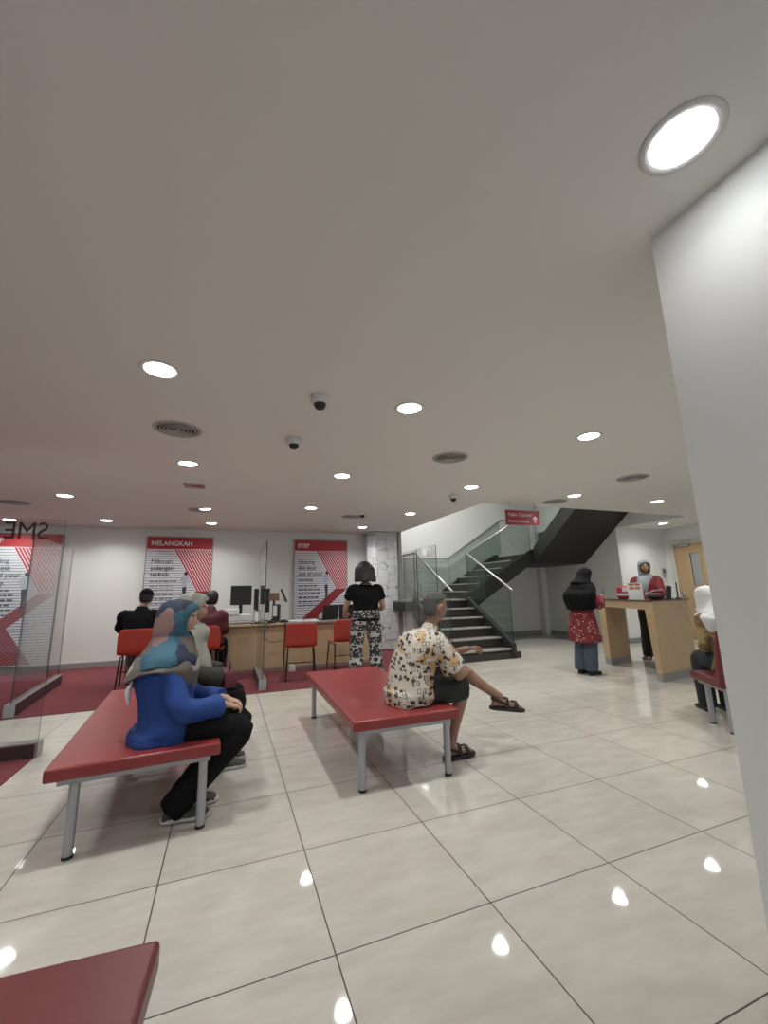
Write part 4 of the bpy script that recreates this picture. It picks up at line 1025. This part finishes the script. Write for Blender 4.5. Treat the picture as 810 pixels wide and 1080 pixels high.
    def leg(s, mb, side, infl=0.0, upto=None, cuff=0.0):
        J = s.J; k = s.k; H, K, A = J['H'+side], J['K'+side], J['A'+side]
        pts = [H, H+(K-H)*.3, H+(K-H)*.7, K, K+(A-K)*.3, K+(A-K)*.7, A]; rad = [.082, .082, .066, .055, .054, .038, .034]
        rad = [r*k+infl for r in rad]
        if upto is not None:
            if upto <= 1: pts = [H, H+(K-H)*.3, H+(K-H)*upto*.8, H+(K-H)*upto]; rad = [.084*k+infl, .084*k+infl, .074*k+infl+cuff*.6, .068*k+infl+cuff]
        elif cuff: pts.append(A + (A-K).normalized()*.035*k); rad.append(rad[-1]+cuff); rad[3] += cuff*.35; rad[4] += cuff*.6; rad[5] += cuff; rad[6] += cuff
        return mb.tube(pts, rad, 16, 4, ends=infl < .005)
    def body(s, yw=0.0, pt=0.0, rl=0.0, hands=None, feet=None, name='person', hk=1.0, face=True, toes=False, fups=None):
        """hands: {side: (dir, palm normal, curl)}; feet: {side: dir}"""
        J = s.J; k = s.k; b = MB(); fm = MB(); s.torso(b)
        for q in 'LR': s.arm(b, q); s.leg(b, q)
        M = head_frame(J['H'], yw, pt, rl); s.M = M; s.hk = hk; head_geo(b, M, hk)
        S = (J['SL']+J['SR'])/2; b.tube([S, J['N'], M @ V((0, -.018, -.06*hk))], [.058*k, .050*k, .047*k], 16, 3)
        for q in 'LR':
            hd = (hands or {}).get(q); E, W = J['E'+q], J['W'+q]
            if hd is None: hd = ((W-E).normalized(), V((1 if q == 'L' else -1, 0, 0)), .35)
            sd = 1 if q == 'L' else -1
            # thumb sits on d x pn for the left hand when the palm faces inward
            sd = hd[3] if len(hd) > 3 else sd
            hand_geo(b, fm, W, hd[0], hd[1], sd, hd[2], .95*hk)
            fd = (feet or {}).get(q, V((0, 1, 0))); fu = (fups or {}).get(q, V((0, 0, 1)))
            foot_geo(b, J['A'+q], fd, k, up=fu)
        me = remeshed(b, s.vox, 3, .45)
        bm = bmesh.new(); bm.from_mesh(me)
        if fm.v:
            tmp = fm.me('f'); bm.from_mesh(tmp); bpy.data.meshes.remove(tmp)
        bm.to_mesh(me); bm.free()
        o = mobj(name, me, s.skin, None); o.location = s.loc; o.rotation_euler = (0, 0, s.rz)
        tag(o, s.label, 'person', s.group); s.o = o
        if face: face_parts(M, o, hk)
        return o
    def cloth(s, name, fn, m, vox=None, fold=.006, fscale=9, smooth=5, seed=0.0, stretch=(1, 1, .45)):
        b = MB(); fn(b); me = remeshed(b, vox or s.vox*1.25, smooth); folds(me, fold, fscale, seed, stretch); return mobj(name, me, m, s.o)
    def hood(s, name, m, drape, yw, gap=50, pad=.016, th=.005, fold=.05, seed=0.0, back=0.0, hscale=1.0, wave=.0, lift=.05, tip=.0, flare=0.0):
        """headscarf: hood rows in the head frame + drape rows given in body-local coordinates"""
        M, k = s.M, s.hk; rows = []; yd = math.degrees(yw)
        a = .074*k*hscale+pad; b = .094*k*hscale+pad
        for z, f_, g, dy in ((.126, .10, 0, -.02), (.118, .50, 0, -.018), (.098, .80, 0, -.010), (.075, .95, 10, -.006), (.045, 1.02, gap*.80, -.008), (.0, 1.03, gap, -.010), (-.05, 1.02+.07*flare, gap*.95, -.018-.008*flare), (-.09, 1.0+.22*flare, gap*.72, -.022-.02*flare), (-.120, 1.0+.42*flare, gap*.22, -.024-.034*flare)):
            rows.append((M @ (V((0, dy-back*(.2-z), z))*k), a*f_, b*f_, g, yd))
        zl = rows[-1][0].z
        for i, (c, rx, ry, g) in enumerate(drape):
            c = V(c); c.z = min(c.z, zl-.022); zl = c.z; rows.append((c, rx, ry, g, yd*(1-i/len(drape))))
        return shell(name, rows, m, s.o, th=th, fold=fold, seed=seed, wave=wave, lift=lift, tip=tip)
    def hair(s, name, m, zlow, pad=.010, gap=62, fr=.05, flare=0.0, th=.008, fold=.05, yw=0.0):
        M, k = s.M, s.hk; rows = []; yd = math.degrees(yw); a = .074*k+pad; b = .094*k+pad
        zs = [.112+pad*.8, .108+pad*.6, .092, .070, fr]
        fs = [.10, .46, .76, .92, .99]; gs = [0, 0, 0, 0, gap*.5]
        z = fr-.03
        while z > zlow: zs.append(z); fs.append(1.0 + flare*(fr-z)/(fr-zlow) - (0 if flare else .35*max(0, -z/.1)**1.5)); gs.append(gap); z -= .028
        zs.append(zlow); fs.append((1.0+flare*.6) if flare else 1.0-.35*max(0, -zlow/.1)**1.5); gs.append(gap)
        for z, f_, g in zip(zs, fs, gs): rows.append((M @ (V((0, -.008, z))*k), a*f_, b*f_, g, yd))
        return shell(name, rows, m, s.o, th=th, fold=fold, fscale=30)

TEAL = m_patch('navy teal and pink scarf print', [(0, (0.012, 0.022, 0.05)), (.30, (0.020, 0.075, 0.11)), (.52, (0.01, 0.012, 0.02)), (.64, (0.22, 0.13, 0.12)), (.80, (0.03, 0.10, 0.15)), (.92, (0.10, 0.085, 0.075))], 6.0)
TAUPE = m_patch('taupe scarf print', [(0, (0.10, 0.085, 0.075)), (.45, (0.014, 0.014, 0.018)), (.62, (0.13, 0.115, 0.10)), (.90, (0.34, 0.33, 0.31))], 7.0)
BLUE = mat('royal blue cloth', (0.008, 0.042, 0.20), 0.8, bump=.15, bscale=70, var=.12, vscale=6)
PALEG = m_patch('pale grey green scarf print', [(0, (0.30, 0.30, 0.26)), (.5, (0.22, 0.22, 0.19)), (.8, (0.36, 0.35, 0.30)), (.93, (0.12, 0.13, 0.11))], 8.0)
SHOEG = mat('dark grey canvas', (0.05, 0.05, 0.05), .8)

# --- woman in blue, side on, on the left bench, facing +X
p = Person('woman in a royal blue top and printed headscarf sitting on the left bench', (-.27, 2.93, 0), R(-90), .95, SKIN2, .0075)
p.sit(.435); J = p.J; L = p.L
J.update(P=L(-.30, 2.96, .515), W=L(-.325, 2.96, .665), C=L(-.325, 2.96, .815), N=L(-.30, 2.96, .955), H=L(-.275, 2.96, 1.115), SL=L(-.315, 3.105, .850), SR=L(-.305, 2.815, .850), ER=L(-.205, 2.76, .62), EL=L(-.18, 3.16, .62), WR=L(.02, 2.88, .60), WL=L(.03, 3.03, .60),
    HL=L(-.29, 3.04, .515), HR=L(-.29, 2.88, .515), KR=L(.115, 2.87, .455), KL=L(.12, 3.07, .455), AR=L(-.225, 2.885, .085), AL=L(-.185, 3.06, .085))
p.body(0, .05, hands={'R': (V((-.25, .9, -.28)), V((0, -.3, -1)), .55, 1), 'L': (V((.25, .9, -.28)), V((0, -.3, -1)), .55, -1)}, feet={'L': V((0, 1, -.0)), 'R': V((0, 1, -.0))}, hk=.96)
def trou(b, P=p):
    spine_loft(b, [(P.J['P']-V((0, 0, .07)), .13, .11), (P.J['P']+V((0, .02, 0)), .18, .135), (P.J['P']+V((0, 0, .10)), .165, .12)])
    for q in 'LR': P.leg(b, q, .020, None, .026)
p.cloth('trousers', trou, BLACKC, fold=.005)
def top(b, P=p):
    P.torso(b, .030, hem=[(P.J['P']+V((0, -.02, -.078)), .215, .185), (P.J['P']+V((0, -.02, -.04)), .21, .178)], fat=1.22, top=False, belly=.02)
    for q in 'LR': P.arm(b, q, .021, 1.86, .014)
p.cloth('blue_top', top, BLUE, fold=.013, fscale=8)
Nn, Cc = J['N'], J['C']
D = [(Nn+V((0, -.01, .0)), .118, .135, 0), (Nn+V((0, -.02, -.05)), .160, .158, 0), (Nn+V((0, -.025, -.10)), .200, .172, 0), (Cc+V((0, -.02, -.02)), .215, .180, 0)]
p.hood('headscarf', TEAL, D, 0, gap=56, pad=.028, fold=.06, wave=.03, lift=.07)
shell('shawl', [(Nn+V((0, -.022, -.045)), .164, .164, 0, 0), (Nn+V((0, -.027, -.09)), .204, .180, 0, 0), (Nn+V((0, -.030, -.13)), .226, .190, 0, 0), (Cc+V((0, -.022, -.055)), .228, .190, 0, 0)], TAUPE, p.o, fold=.06, close_top=False, seed=3.0, wave=.03, lift=.11, tip=.10)
for q, fd in (('L', V((0, 1, 0))), ('R', V((0, 1, 0)))): shoe(p.o, J['A'+q], fd, SHOEG, .95)
sp = MB().tube([L(-.49, 2.86, .78), L(-.505, 2.86, .73), L(-.50, 2.87, .67)], [.012, .030, .018], 10, 4, flat=.5).build('scarf_end', PAPER, p.o, smooth=True)

# --- woman behind her
p = Person('woman in a pale grey headscarf sitting behind the woman in blue, bag on lap', (-.30, 3.62, 0), R(-84), 1.0, SKIN2, .009)
p.sit(.435); J = p.J; p.L = p.L; L = p.L
J.update(P=L(-.34, 3.62, .52), W=L(-.34, 3.62, .68), C=L(-.31, 3.62, .84), N=L(-.285, 3.62, 1.0), H=L(-.245, 3.62, 1.155), SL=L(-.30, 3.78, .905), SR=L(-.30, 3.46, .905), ER=L(-.20, 3.40, .72), EL=L(-.20, 3.82, .72), WR=L(.0, 3.50, .655), WL=L(.0, 3.72, .655),
    HL=L(-.34, 3.70, .52), HR=L(-.34, 3.54, .52), KR=L(.09, 3.54, .49), KL=L(.09, 3.72, .49), AR=L(.0, 3.54, .085), AL=L(.0, 3.72, .085))
p.body(R(-8), .08, hands={'R': (V((-.2, .9, -.2)), V((0, -.2, -1)), .6, 1), 'L': (V((.2, .9, -.2)), V((0, -.2, -1)), .6, -1)})
p.cloth('trousers', lambda b: trou(b, p), BLACKC, fold=.005)
def top2(b, P=p):
    P.torso(b, .028, hem=[(P.J['P']+V((0, -.02, -.07)), .20, .18)], top=False)
    for q in 'LR': P.arm(b, q, .018, 1.9, .01)
p.cloth('dark_top', top2, mat('dark olive cloth', (0.035, 0.033, 0.028), .85, var=.2), fold=.01)
Nn, Cc = J['N'], J['C']
p.hood('headscarf', PALEG, [(Nn+V((0, .01, .0)), .145, .155, 0), (Nn+V((0, .005, -.04)), .175, .16, 0), (Cc+V((0, .01, .06)), .215, .165, 0), (Cc+V((0, .03, -.06)), .225, .18, 0), (Cc+V((0, .04, -.16)), .21, .19, 0)], R(-8), gap=60, pad=.022, fold=.06, wave=.03, flare=.8)
for q in 'LR': shoe(p.o, J['A'+q], V((0, 1, 0)), SHOEG)
t = empty('handbag', 'dark red leather handbag on the lap of the woman in the pale headscarf', 'handbag', (.03, 3.60, .565), R(-80))
b = MB(); b.prism([(-.13, 0), (.13, 0), (.14, .06), (.11, .13), (-.11, .13), (-.14, .06)], 'y', -.05, .05); b.build('body', mat('oxblood leather', (0.10, 0.012, 0.018), .35), t, bevel=.015, seg=3)
MB().tube([(-.08, 0, .12), (-.07, 0, .20), (.07, 0, .20), (.08, 0, .12)], .007, 8, 4).build('handle', mat('oxblood leather', (0, 0, 0)), t, smooth=True)
MB().box((-.03, -.056, .07), (.03, -.05, .10)).build('clasp', STEEL, t, bevel=.002)

# --- man in printed shirt on the centre bench
SKIN_M = mat('sunburnt brown skin', (0.27, 0.145, 0.092), 0.5, bump=0.06, bscale=150, var=0.10, vscale=20)
GREYH = mat('grey cropped hair', (0.068, 0.064, 0.06), 0.75, bump=0.7, bscale=160, var=.45, vscale=35)
BATIK = m_batik()
p = Person('man in a cream printed shirt sitting cross legged on the centre bench', (1.33, 3.02, 0), R(-82), 1.0, SKIN_M, .0072)
p.sit(.435); J = p.J; L = p.L
J.update(P=L(1.33, 3.03, .52), W=L(1.345, 3.03, .67), C=L(1.425, 3.03, .835), N=L(1.53, 3.04, .985), H=L(1.585, 3.045, 1.125), SL=L(1.475, 3.20, .885), SR=L(1.505, 2.865, .870), ER=L(1.635, 2.83, .645), EL=L(1.72, 3.27, .70), WR=L(1.79, 2.98, .615), WL=L(1.905, 3.12, .775),
    HL=L(1.33, 3.11, .515), HR=L(1.33, 2.95, .515), KR=L(1.765, 2.99, .52), KL=L(1.755, 3.09, .655), AR=L(1.655, 3.02, .10), AL=L(2.075, 2.955, .415))
fl_dir = (L(2.29, 2.90, .345)-L(2.05, 2.95, .375)).normalized(); fl_up = V((0, 0, 1))
p.body(R(8), .10, hands={'R': (V((-.55, .8, .1)), V((0, 0, -1)), .5, 1), 'L': ((L(1.99, 3.10, .785)-L(1.905, 3.12, .775)).normalized(), V((.3, .2, -1)), .8, -1)}, feet={'L': fl_dir, 'R': V((0, 1, 0))}, hk=1.05)
def shorts(b, P=p):
    spine_loft(b, [(P.J['P']-V((0, 0, .065)), .135, .11), (P.J['P'], .175, .13), (P.J['P']+V((0, 0, .10)), .165, .12)])
    P.leg(b, 'R', .020, 1.0, .016); P.leg(b, 'L', .020, .72, .016)
p.cloth('shorts', shorts, mat('black green cloth', (0.014, 0.016, 0.014), .8), fold=.005)
def shirt(b, P=p):
    P.torso(b, .034, hem=[(P.J['P']+V((0, -.02, -.076)), .200, .165), (P.J['P']+V((0, -.022, -.02)), .205, .168)], fat=1.12, top=False, belly=.025, sh=.13)
    for q in 'LR': P.arm(b, q, .028, .84, .022)
    b.tube([P.J['N']-V((0, .03, .06)), P.J['N']+V((0, -.005, .010))], [.085, .066], 20, ends=False)
sh_ = p.cloth('printed_shirt', shirt, BATIK, fold=.014, fscale=8)
p.hair('hair', GREYH, -.055, pad=.003, gap=118, fr=.066, th=.005, fold=.025, yw=R(8))
sandal(p.o, J['AR'], V((0, 1, 0))); sandal(p.o, J['AL'], fl_dir)

# --- woman in black standing at the desk, back to the viewer
p = Person('woman in black tee and patterned trousers standing with her back to us near the desk', (1.775, 5.45, 0), R(-4), .98, SKIN2, .009)
p.stand(); J = p.J
J.update(H=V((0, .03, 1.515)), N=V((0, 0, 1.40)), SL=V((-.185, .0, 1.295)), SR=V((.185, 0, 1.295)), EL=V((-.255, .10, 1.06)), ER=V((.265, .07, 1.05)), WL=V((-.22, .33, .96)), WR=V((.20, .30, .98)), HL=V((-.105, 0, .86)), HR=V((.105, 0, .86)), KL=V((-.135, .02, .48)), KR=V((.135, .02, .48)), AL=V((-.14, -.02, .085)), AR=V((.14, -.02, .085)))
p.body(0, .25, hands={'L': (V((.2, .95, -.1)), V((.3, 0, -1)), .5, -1), 'R': (V((-.2, .95, -.1)), V((-.3, 0, -1)), .5, 1)}, hk=1.06)
def pants(b, P=p):
    spine_loft(b, [(P.J['P']-V((0, 0, .09)), .13, .11), (P.J['P']+V((0, 0, .0)), .205, .150), (P.J['P']+V((0, 0, .14)), .175, .125)])
    for q in 'LR': P.leg(b, q, .024, None, .034)
p.cloth('patterned_trousers', pants, m_eleph(), fold=.009)
def tee(b, P=p):
    P.torso(b, .022, hem=[(P.J['P']+V((0, 0, .03)), .205, .155)], fat=1.14, top=False, sh=.14)
    for q in 'LR': P.arm(b, q, .020, .55, .010)
p.cloth('black_tee', tee, BLACKC, fold=.008)
p.hair('bob_hair', HAIRB, -.120, pad=.044, gap=55, fr=.05, flare=.12, th=.014, fold=.06)
MB().tube([J['N']+V((-.068, -.02, -.03)), J['N']+V((-.03, -.075, -.035)), J['N']+V((.03, -.078, -.035)), J['N']+V((.068, -.02, -.03))], .007, 8, 5, flat=1.6).build('lanyard', mat('grey strap', (.2, .2, .21), .6), p.o, smooth=True)
for q in 'LR': shoe(p.o, J['A'+q], V((0, 1, 0)), SHOEG)

# --- woman in red batik at the counter, facing +X, black headscarf
p = Person('woman in red printed tunic and black headscarf writing at the counter', (5.04, 4.93, 0), R(-82), .93, SKIN2, .009)
p.stand(); J = p.J; 
J.update(W=V((0, .0, .98)), C=V((0, .02, 1.14)), N=V((0, .07, 1.30)), H=V((0, .15, 1.425)), SL=V((-.15, .04, 1.195)), SR=V((.15, .04, 1.195)), EL=V((-.20, .15, .99)), ER=V((.20, .15, .99)), WL=V((-.08, .36, 1.095)), WR=V((.08, .38, 1.10)))
p.body(0, .38, hands={'L': (V((.3, .9, .05)), V((0, 0, -1)), .6, -1), 'R': (V((-.2, .9, .1)), V((-.6, 0, -1)), .9, 1)})
def jeans(b, P=p):
    spine_loft(b, [(P.J['P']-V((0, 0, .09)), .12, .10), (P.J['P'], .155, .12), (P.J['P']+V((0, 0, .08)), .15, .11)])
    for q in 'LR': P.leg(b, q, .026, None, .034)
p.cloth('jeans', jeans, mat('faded blue denim', (0.055, 0.075, 0.105), .85, var=.3, vscale=14), fold=.008)
def tunic(b, P=p):
    P.torso(b, .028, hem=[(V((0, .0, .46)), .225, .185), (V((0, 0, .62)), .215, .175), (V((0, 0, .76)), .200, .160)], fat=1.05, top=False)
    for q in 'LR': P.arm(b, q, .022, 1.85, .018)
p.cloth('red_tunic', tunic, m_redprint(), fold=.012, fscale=8)
Nn, Cc = J['N'], J['C']
p.hood('headscarf', BLACKC, [(Nn+V((0, .01, .0)), .155, .17, 0), (Nn+V((0, -.005, -.035)), .185, .18, 0), (Nn+V((0, -.02, -.08)), .212, .187, 0), (Cc+V((0, -.03, .02)), .235, .19, 0), (Cc+V((0, -.03, -.10)), .23, .19, 0), (Cc+V((0, -.03, -.215)), .195, .175, 0)], 0, gap=55, pad=.020, fold=.06, wave=.03, flare=1.0, lift=.0)
for q in 'LR': shoe(p.o, J['A'+q], V((0, 1, 0)), BLACKP, .95, RUBBER)
t = empty('pen', 'dark pen held upright in the hand of the woman in red', 'pen', p.o.matrix_basis @ V((.045, .475, 1.09)))
MB().tube([(0, 0, 0), (.02, -.015, .085), (.03, -.02, .14)], [.003, .005, .004], 8).build('barrel', BLACKP, t, smooth=True)

# --- staff member behind the counter
p = Person('staff woman in grey headscarf and red top standing behind the counter', (6.94, 5.26, 0), R(118), 1.02, SKIN, .009)
p.stand(); J = p.J
J.update(KL=V((-.14, .14, .48)), AL=V((-.17, .16, .085)), KR=V((.11, -.04, .48)), AR=V((.14, -.14, .085)), EL=V((-.23, .12, 1.12)), ER=V((.23, .10, 1.12)), WL=V((-.10, .35, 1.14)), WR=V((.10, .33, 1.13)))
p.body(R(22), .06, hands={'L': (V((.4, .9, 0)), V((0, 0, -1)), .5, -1), 'R': (V((-.4, .9, 0)), V((0, 0, -1)), .5, 1)})
def btr(b, P=p):
    spine_loft(b, [(P.J['P']-V((0, 0, .09)), .12, .10), (P.J['P'], .165, .125), (P.J['P']+V((0, 0, .10)), .15, .11)])
    for q in 'LR': P.leg(b, q, .022, None, .034)
p.cloth('black_trousers', btr, mat('black brown cloth', (0.016, 0.012, 0.011), .8), fold=.007)
def rtop(b, P=p):
    P.torso(b, .024, hem=[(P.J['P']+V((0, 0, -.09)), .19, .155)], top=False)
    for q in 'LR': P.arm(b, q, .020, 1.8, .012)
p.cloth('red_top', rtop, mat('dark crimson cloth', (0.16, 0.014, 0.02), .75, var=.2), fold=.008)
Nn, Cc = J['N'], J['C']
p.hood('headscarf', mat('pale grey cloth', (0.27, 0.30, 0.32), .8, var=.12, vscale=10), [(Nn+V((0, -.01, .0)), .108, .105, 0), (Nn+V((0, .0, -.05)), .13, .12, 0), (Nn+V((.01, .015, -.10)), .135, .13, 0), (Cc+V((.03, .03, 0)), .115, .13, 0), (Cc+V((.05, .05, -.12)), .09, .105, 0)], R(22), gap=62, pad=.016, fold=.06, wave=.03, flare=0, lift=0)
for q, fd in (('L', V((-.1, 1, 0))), ('R', V((.2, 1, 0)))): shoe(p.o, J['A'+q], fd, BLACKP, 1.0, RUBBER)

# --- man in black with a cap, seated at the desk
p = Person('man in black jacket and cap sitting at the desk, seen from behind', (-1.17, 6.96, .006), R(-3), 1.06, SKIN2, .010)
p.sit(.455); J = p.J
J.update(H=V((.05, .09, 1.24)), N=V((.02, .04, 1.09)), C=V((0, .03, .90)), SL=V((-.21, .04, .99)), SR=V((.21, .04, .99)), EL=V((-.26, .14, .80)), ER=V((.26, .14, .80)), WL=V((-.14, .36, .80)), WR=V((.14, .36, .80)), KL=V((-.12, .36, .51)), KR=V((.12, .36, .51)), AL=V((-.12, .34, .08)), AR=V((.12, .34, .08)))
p.body(0, .15)
p.cloth('trousers', lambda b: trou(b, p), mat('khaki cloth', (0.13, 0.105, 0.08), .85), fold=.005)
def jack(b, P=p):
    P.torso(b, .038, hem=[(P.J['P']+V((0, -.0, .0)), .20, .16)], fat=1.08, top=False, sh=.14)
    for q in 'LR': P.arm(b, q, .026, 1.85, .01)
    b.tube([P.J['N']-V((0, .02, .10)), P.J['N']-V((0, .025, .04)), P.J['N']+V((0, -.015, .02))], [.13, .098, .074], 18, ends=False)
p.cloth('black_jacket', jack, BLACKC, fold=.012)
p.hair('hair', HAIRB, -.07, pad=.006, gap=85, fr=.05)
Mh = p.M; b = MB(); rows = [[Mh @ V(((.074+.016)*f_*math.cos(2*PI*j/28), -.004+(.094+.016)*f_*math.sin(2*PI*j/28), z)) for j in range(28)] for z, f_ in ((.030, 1.02), (.06, 1.0), (.09, .88), (.112, .66), (.126, .36), (.131, .08))]
cap = b.loft(rows).build('cap', BLACKC, p.o, smooth=True)
b = MB(); b.loft([[Mh @ V((x*.078, .08+y*.085-.0*abs(x), .034+dz-.018*y-.012*x*x)) for x, y in [(math.cos(PI*q/10), math.sin(PI*q/10)) for q in range(11)]] for dz in (0, .006)]).build('cap_brim', BLACKC, cap)
for q in 'LR': shoe(p.o, J['A'+q], V((0, 1, 0)), BLACKP, 1.0, RUBBER)

# --- person in maroon, seated at the end of the desk
p = Person('dark haired person in a maroon top sitting at the desk, behind the two women', (-.235, 6.97, .006), R(-12), 1.04, SKIN2, .010)
p.sit(.455); J = p.J
J.update(H=V((-.0, .09, 1.20)), N=V((0, .04, 1.06)), SL=V((-.19, .03, .945)), SR=V((.19, .03, .945)), KL=V((-.12, .36, .51)), KR=V((.12, .36, .51)), AL=V((-.12, .34, .08)), AR=V((.12, .34, .08)), WL=V((-.12, .36, .80)), WR=V((.12, .36, .80)))
p.body(0, .1)
p.cloth('trousers', lambda b: trou(b, p), BLACKC, fold=.005)
p.cloth('maroon_top', lambda b: jack(b, p), mat('maroon cloth', (0.085, 0.010, 0.018), .8, var=.15), fold=.012)
p.hair('hair', HAIRB, -.085, pad=.014, gap=75, fr=.05)
for q in 'LR': shoe(p.o, J['A'+q], V((0, 1, 0)), BLACKP, 1.0, RUBBER)

# --- person on the right bench, mostly behind the wall
p = Person('person in white headscarf and mustard top on the right bench, half hidden by the wall', (4.51, 2.64, 0), R(-30.5), .97, SKIN2, .010)
p.sit(.445); J = p.J
J.update(C=J['C']+V((-.02, .04, 0)), N=J['N']+V((-.04, .07, -.01)), H=J['H']+V((-.06, .10, -.02)), SL=J['SL']+V((-.03, .05, 0)), SR=J['SR']+V((-.03, .05, 0)))
p.body(0, .1)
p.cloth('trousers', lambda b: trou(b, p), mat('navy black cloth', (0.012, 0.013, 0.02), .8), fold=.005)
def must(b, P=p):
    P.torso(b, .028, hem=[(P.J['P']+V((0, -.02, -.07)), .20, .19)], top=False)
    for q in 'LR': P.arm(b, q, .020, 1.85, .012)
p.cloth('mustard_top', must, m_patch('mustard print', [(0, (0.25, 0.17, 0.07)), (.4, (0.18, 0.12, 0.05)), (.75, (0.32, 0.24, 0.11)), (.9, (0.08, 0.06, 0.04))], 14), fold=.010)
Nn, Cc = J['N'], J['C']
p.hood('headscarf', mat('white cloth', (0.66, 0.66, 0.66), .8, bump=.1, bscale=40), [(Nn+V((0, -.02, .0)), .150, .165, 0), (Nn+V((0, -.02, -.04)), .180, .175, 0), (Cc+V((0, -.01, .07)), .205, .185, 0), (Cc+V((0, .02, -.0)), .20, .19, 0), (Cc+V((0, .05, -.08)), .185, .18, 0)], 0, gap=56, pad=.020, fold=.06, wave=.03, flare=.8, lift=.01)
for q in 'LR': shoe(p.o, J['A'+q], V((0, 1, 0)), BLACKP, .97, RUBBER)
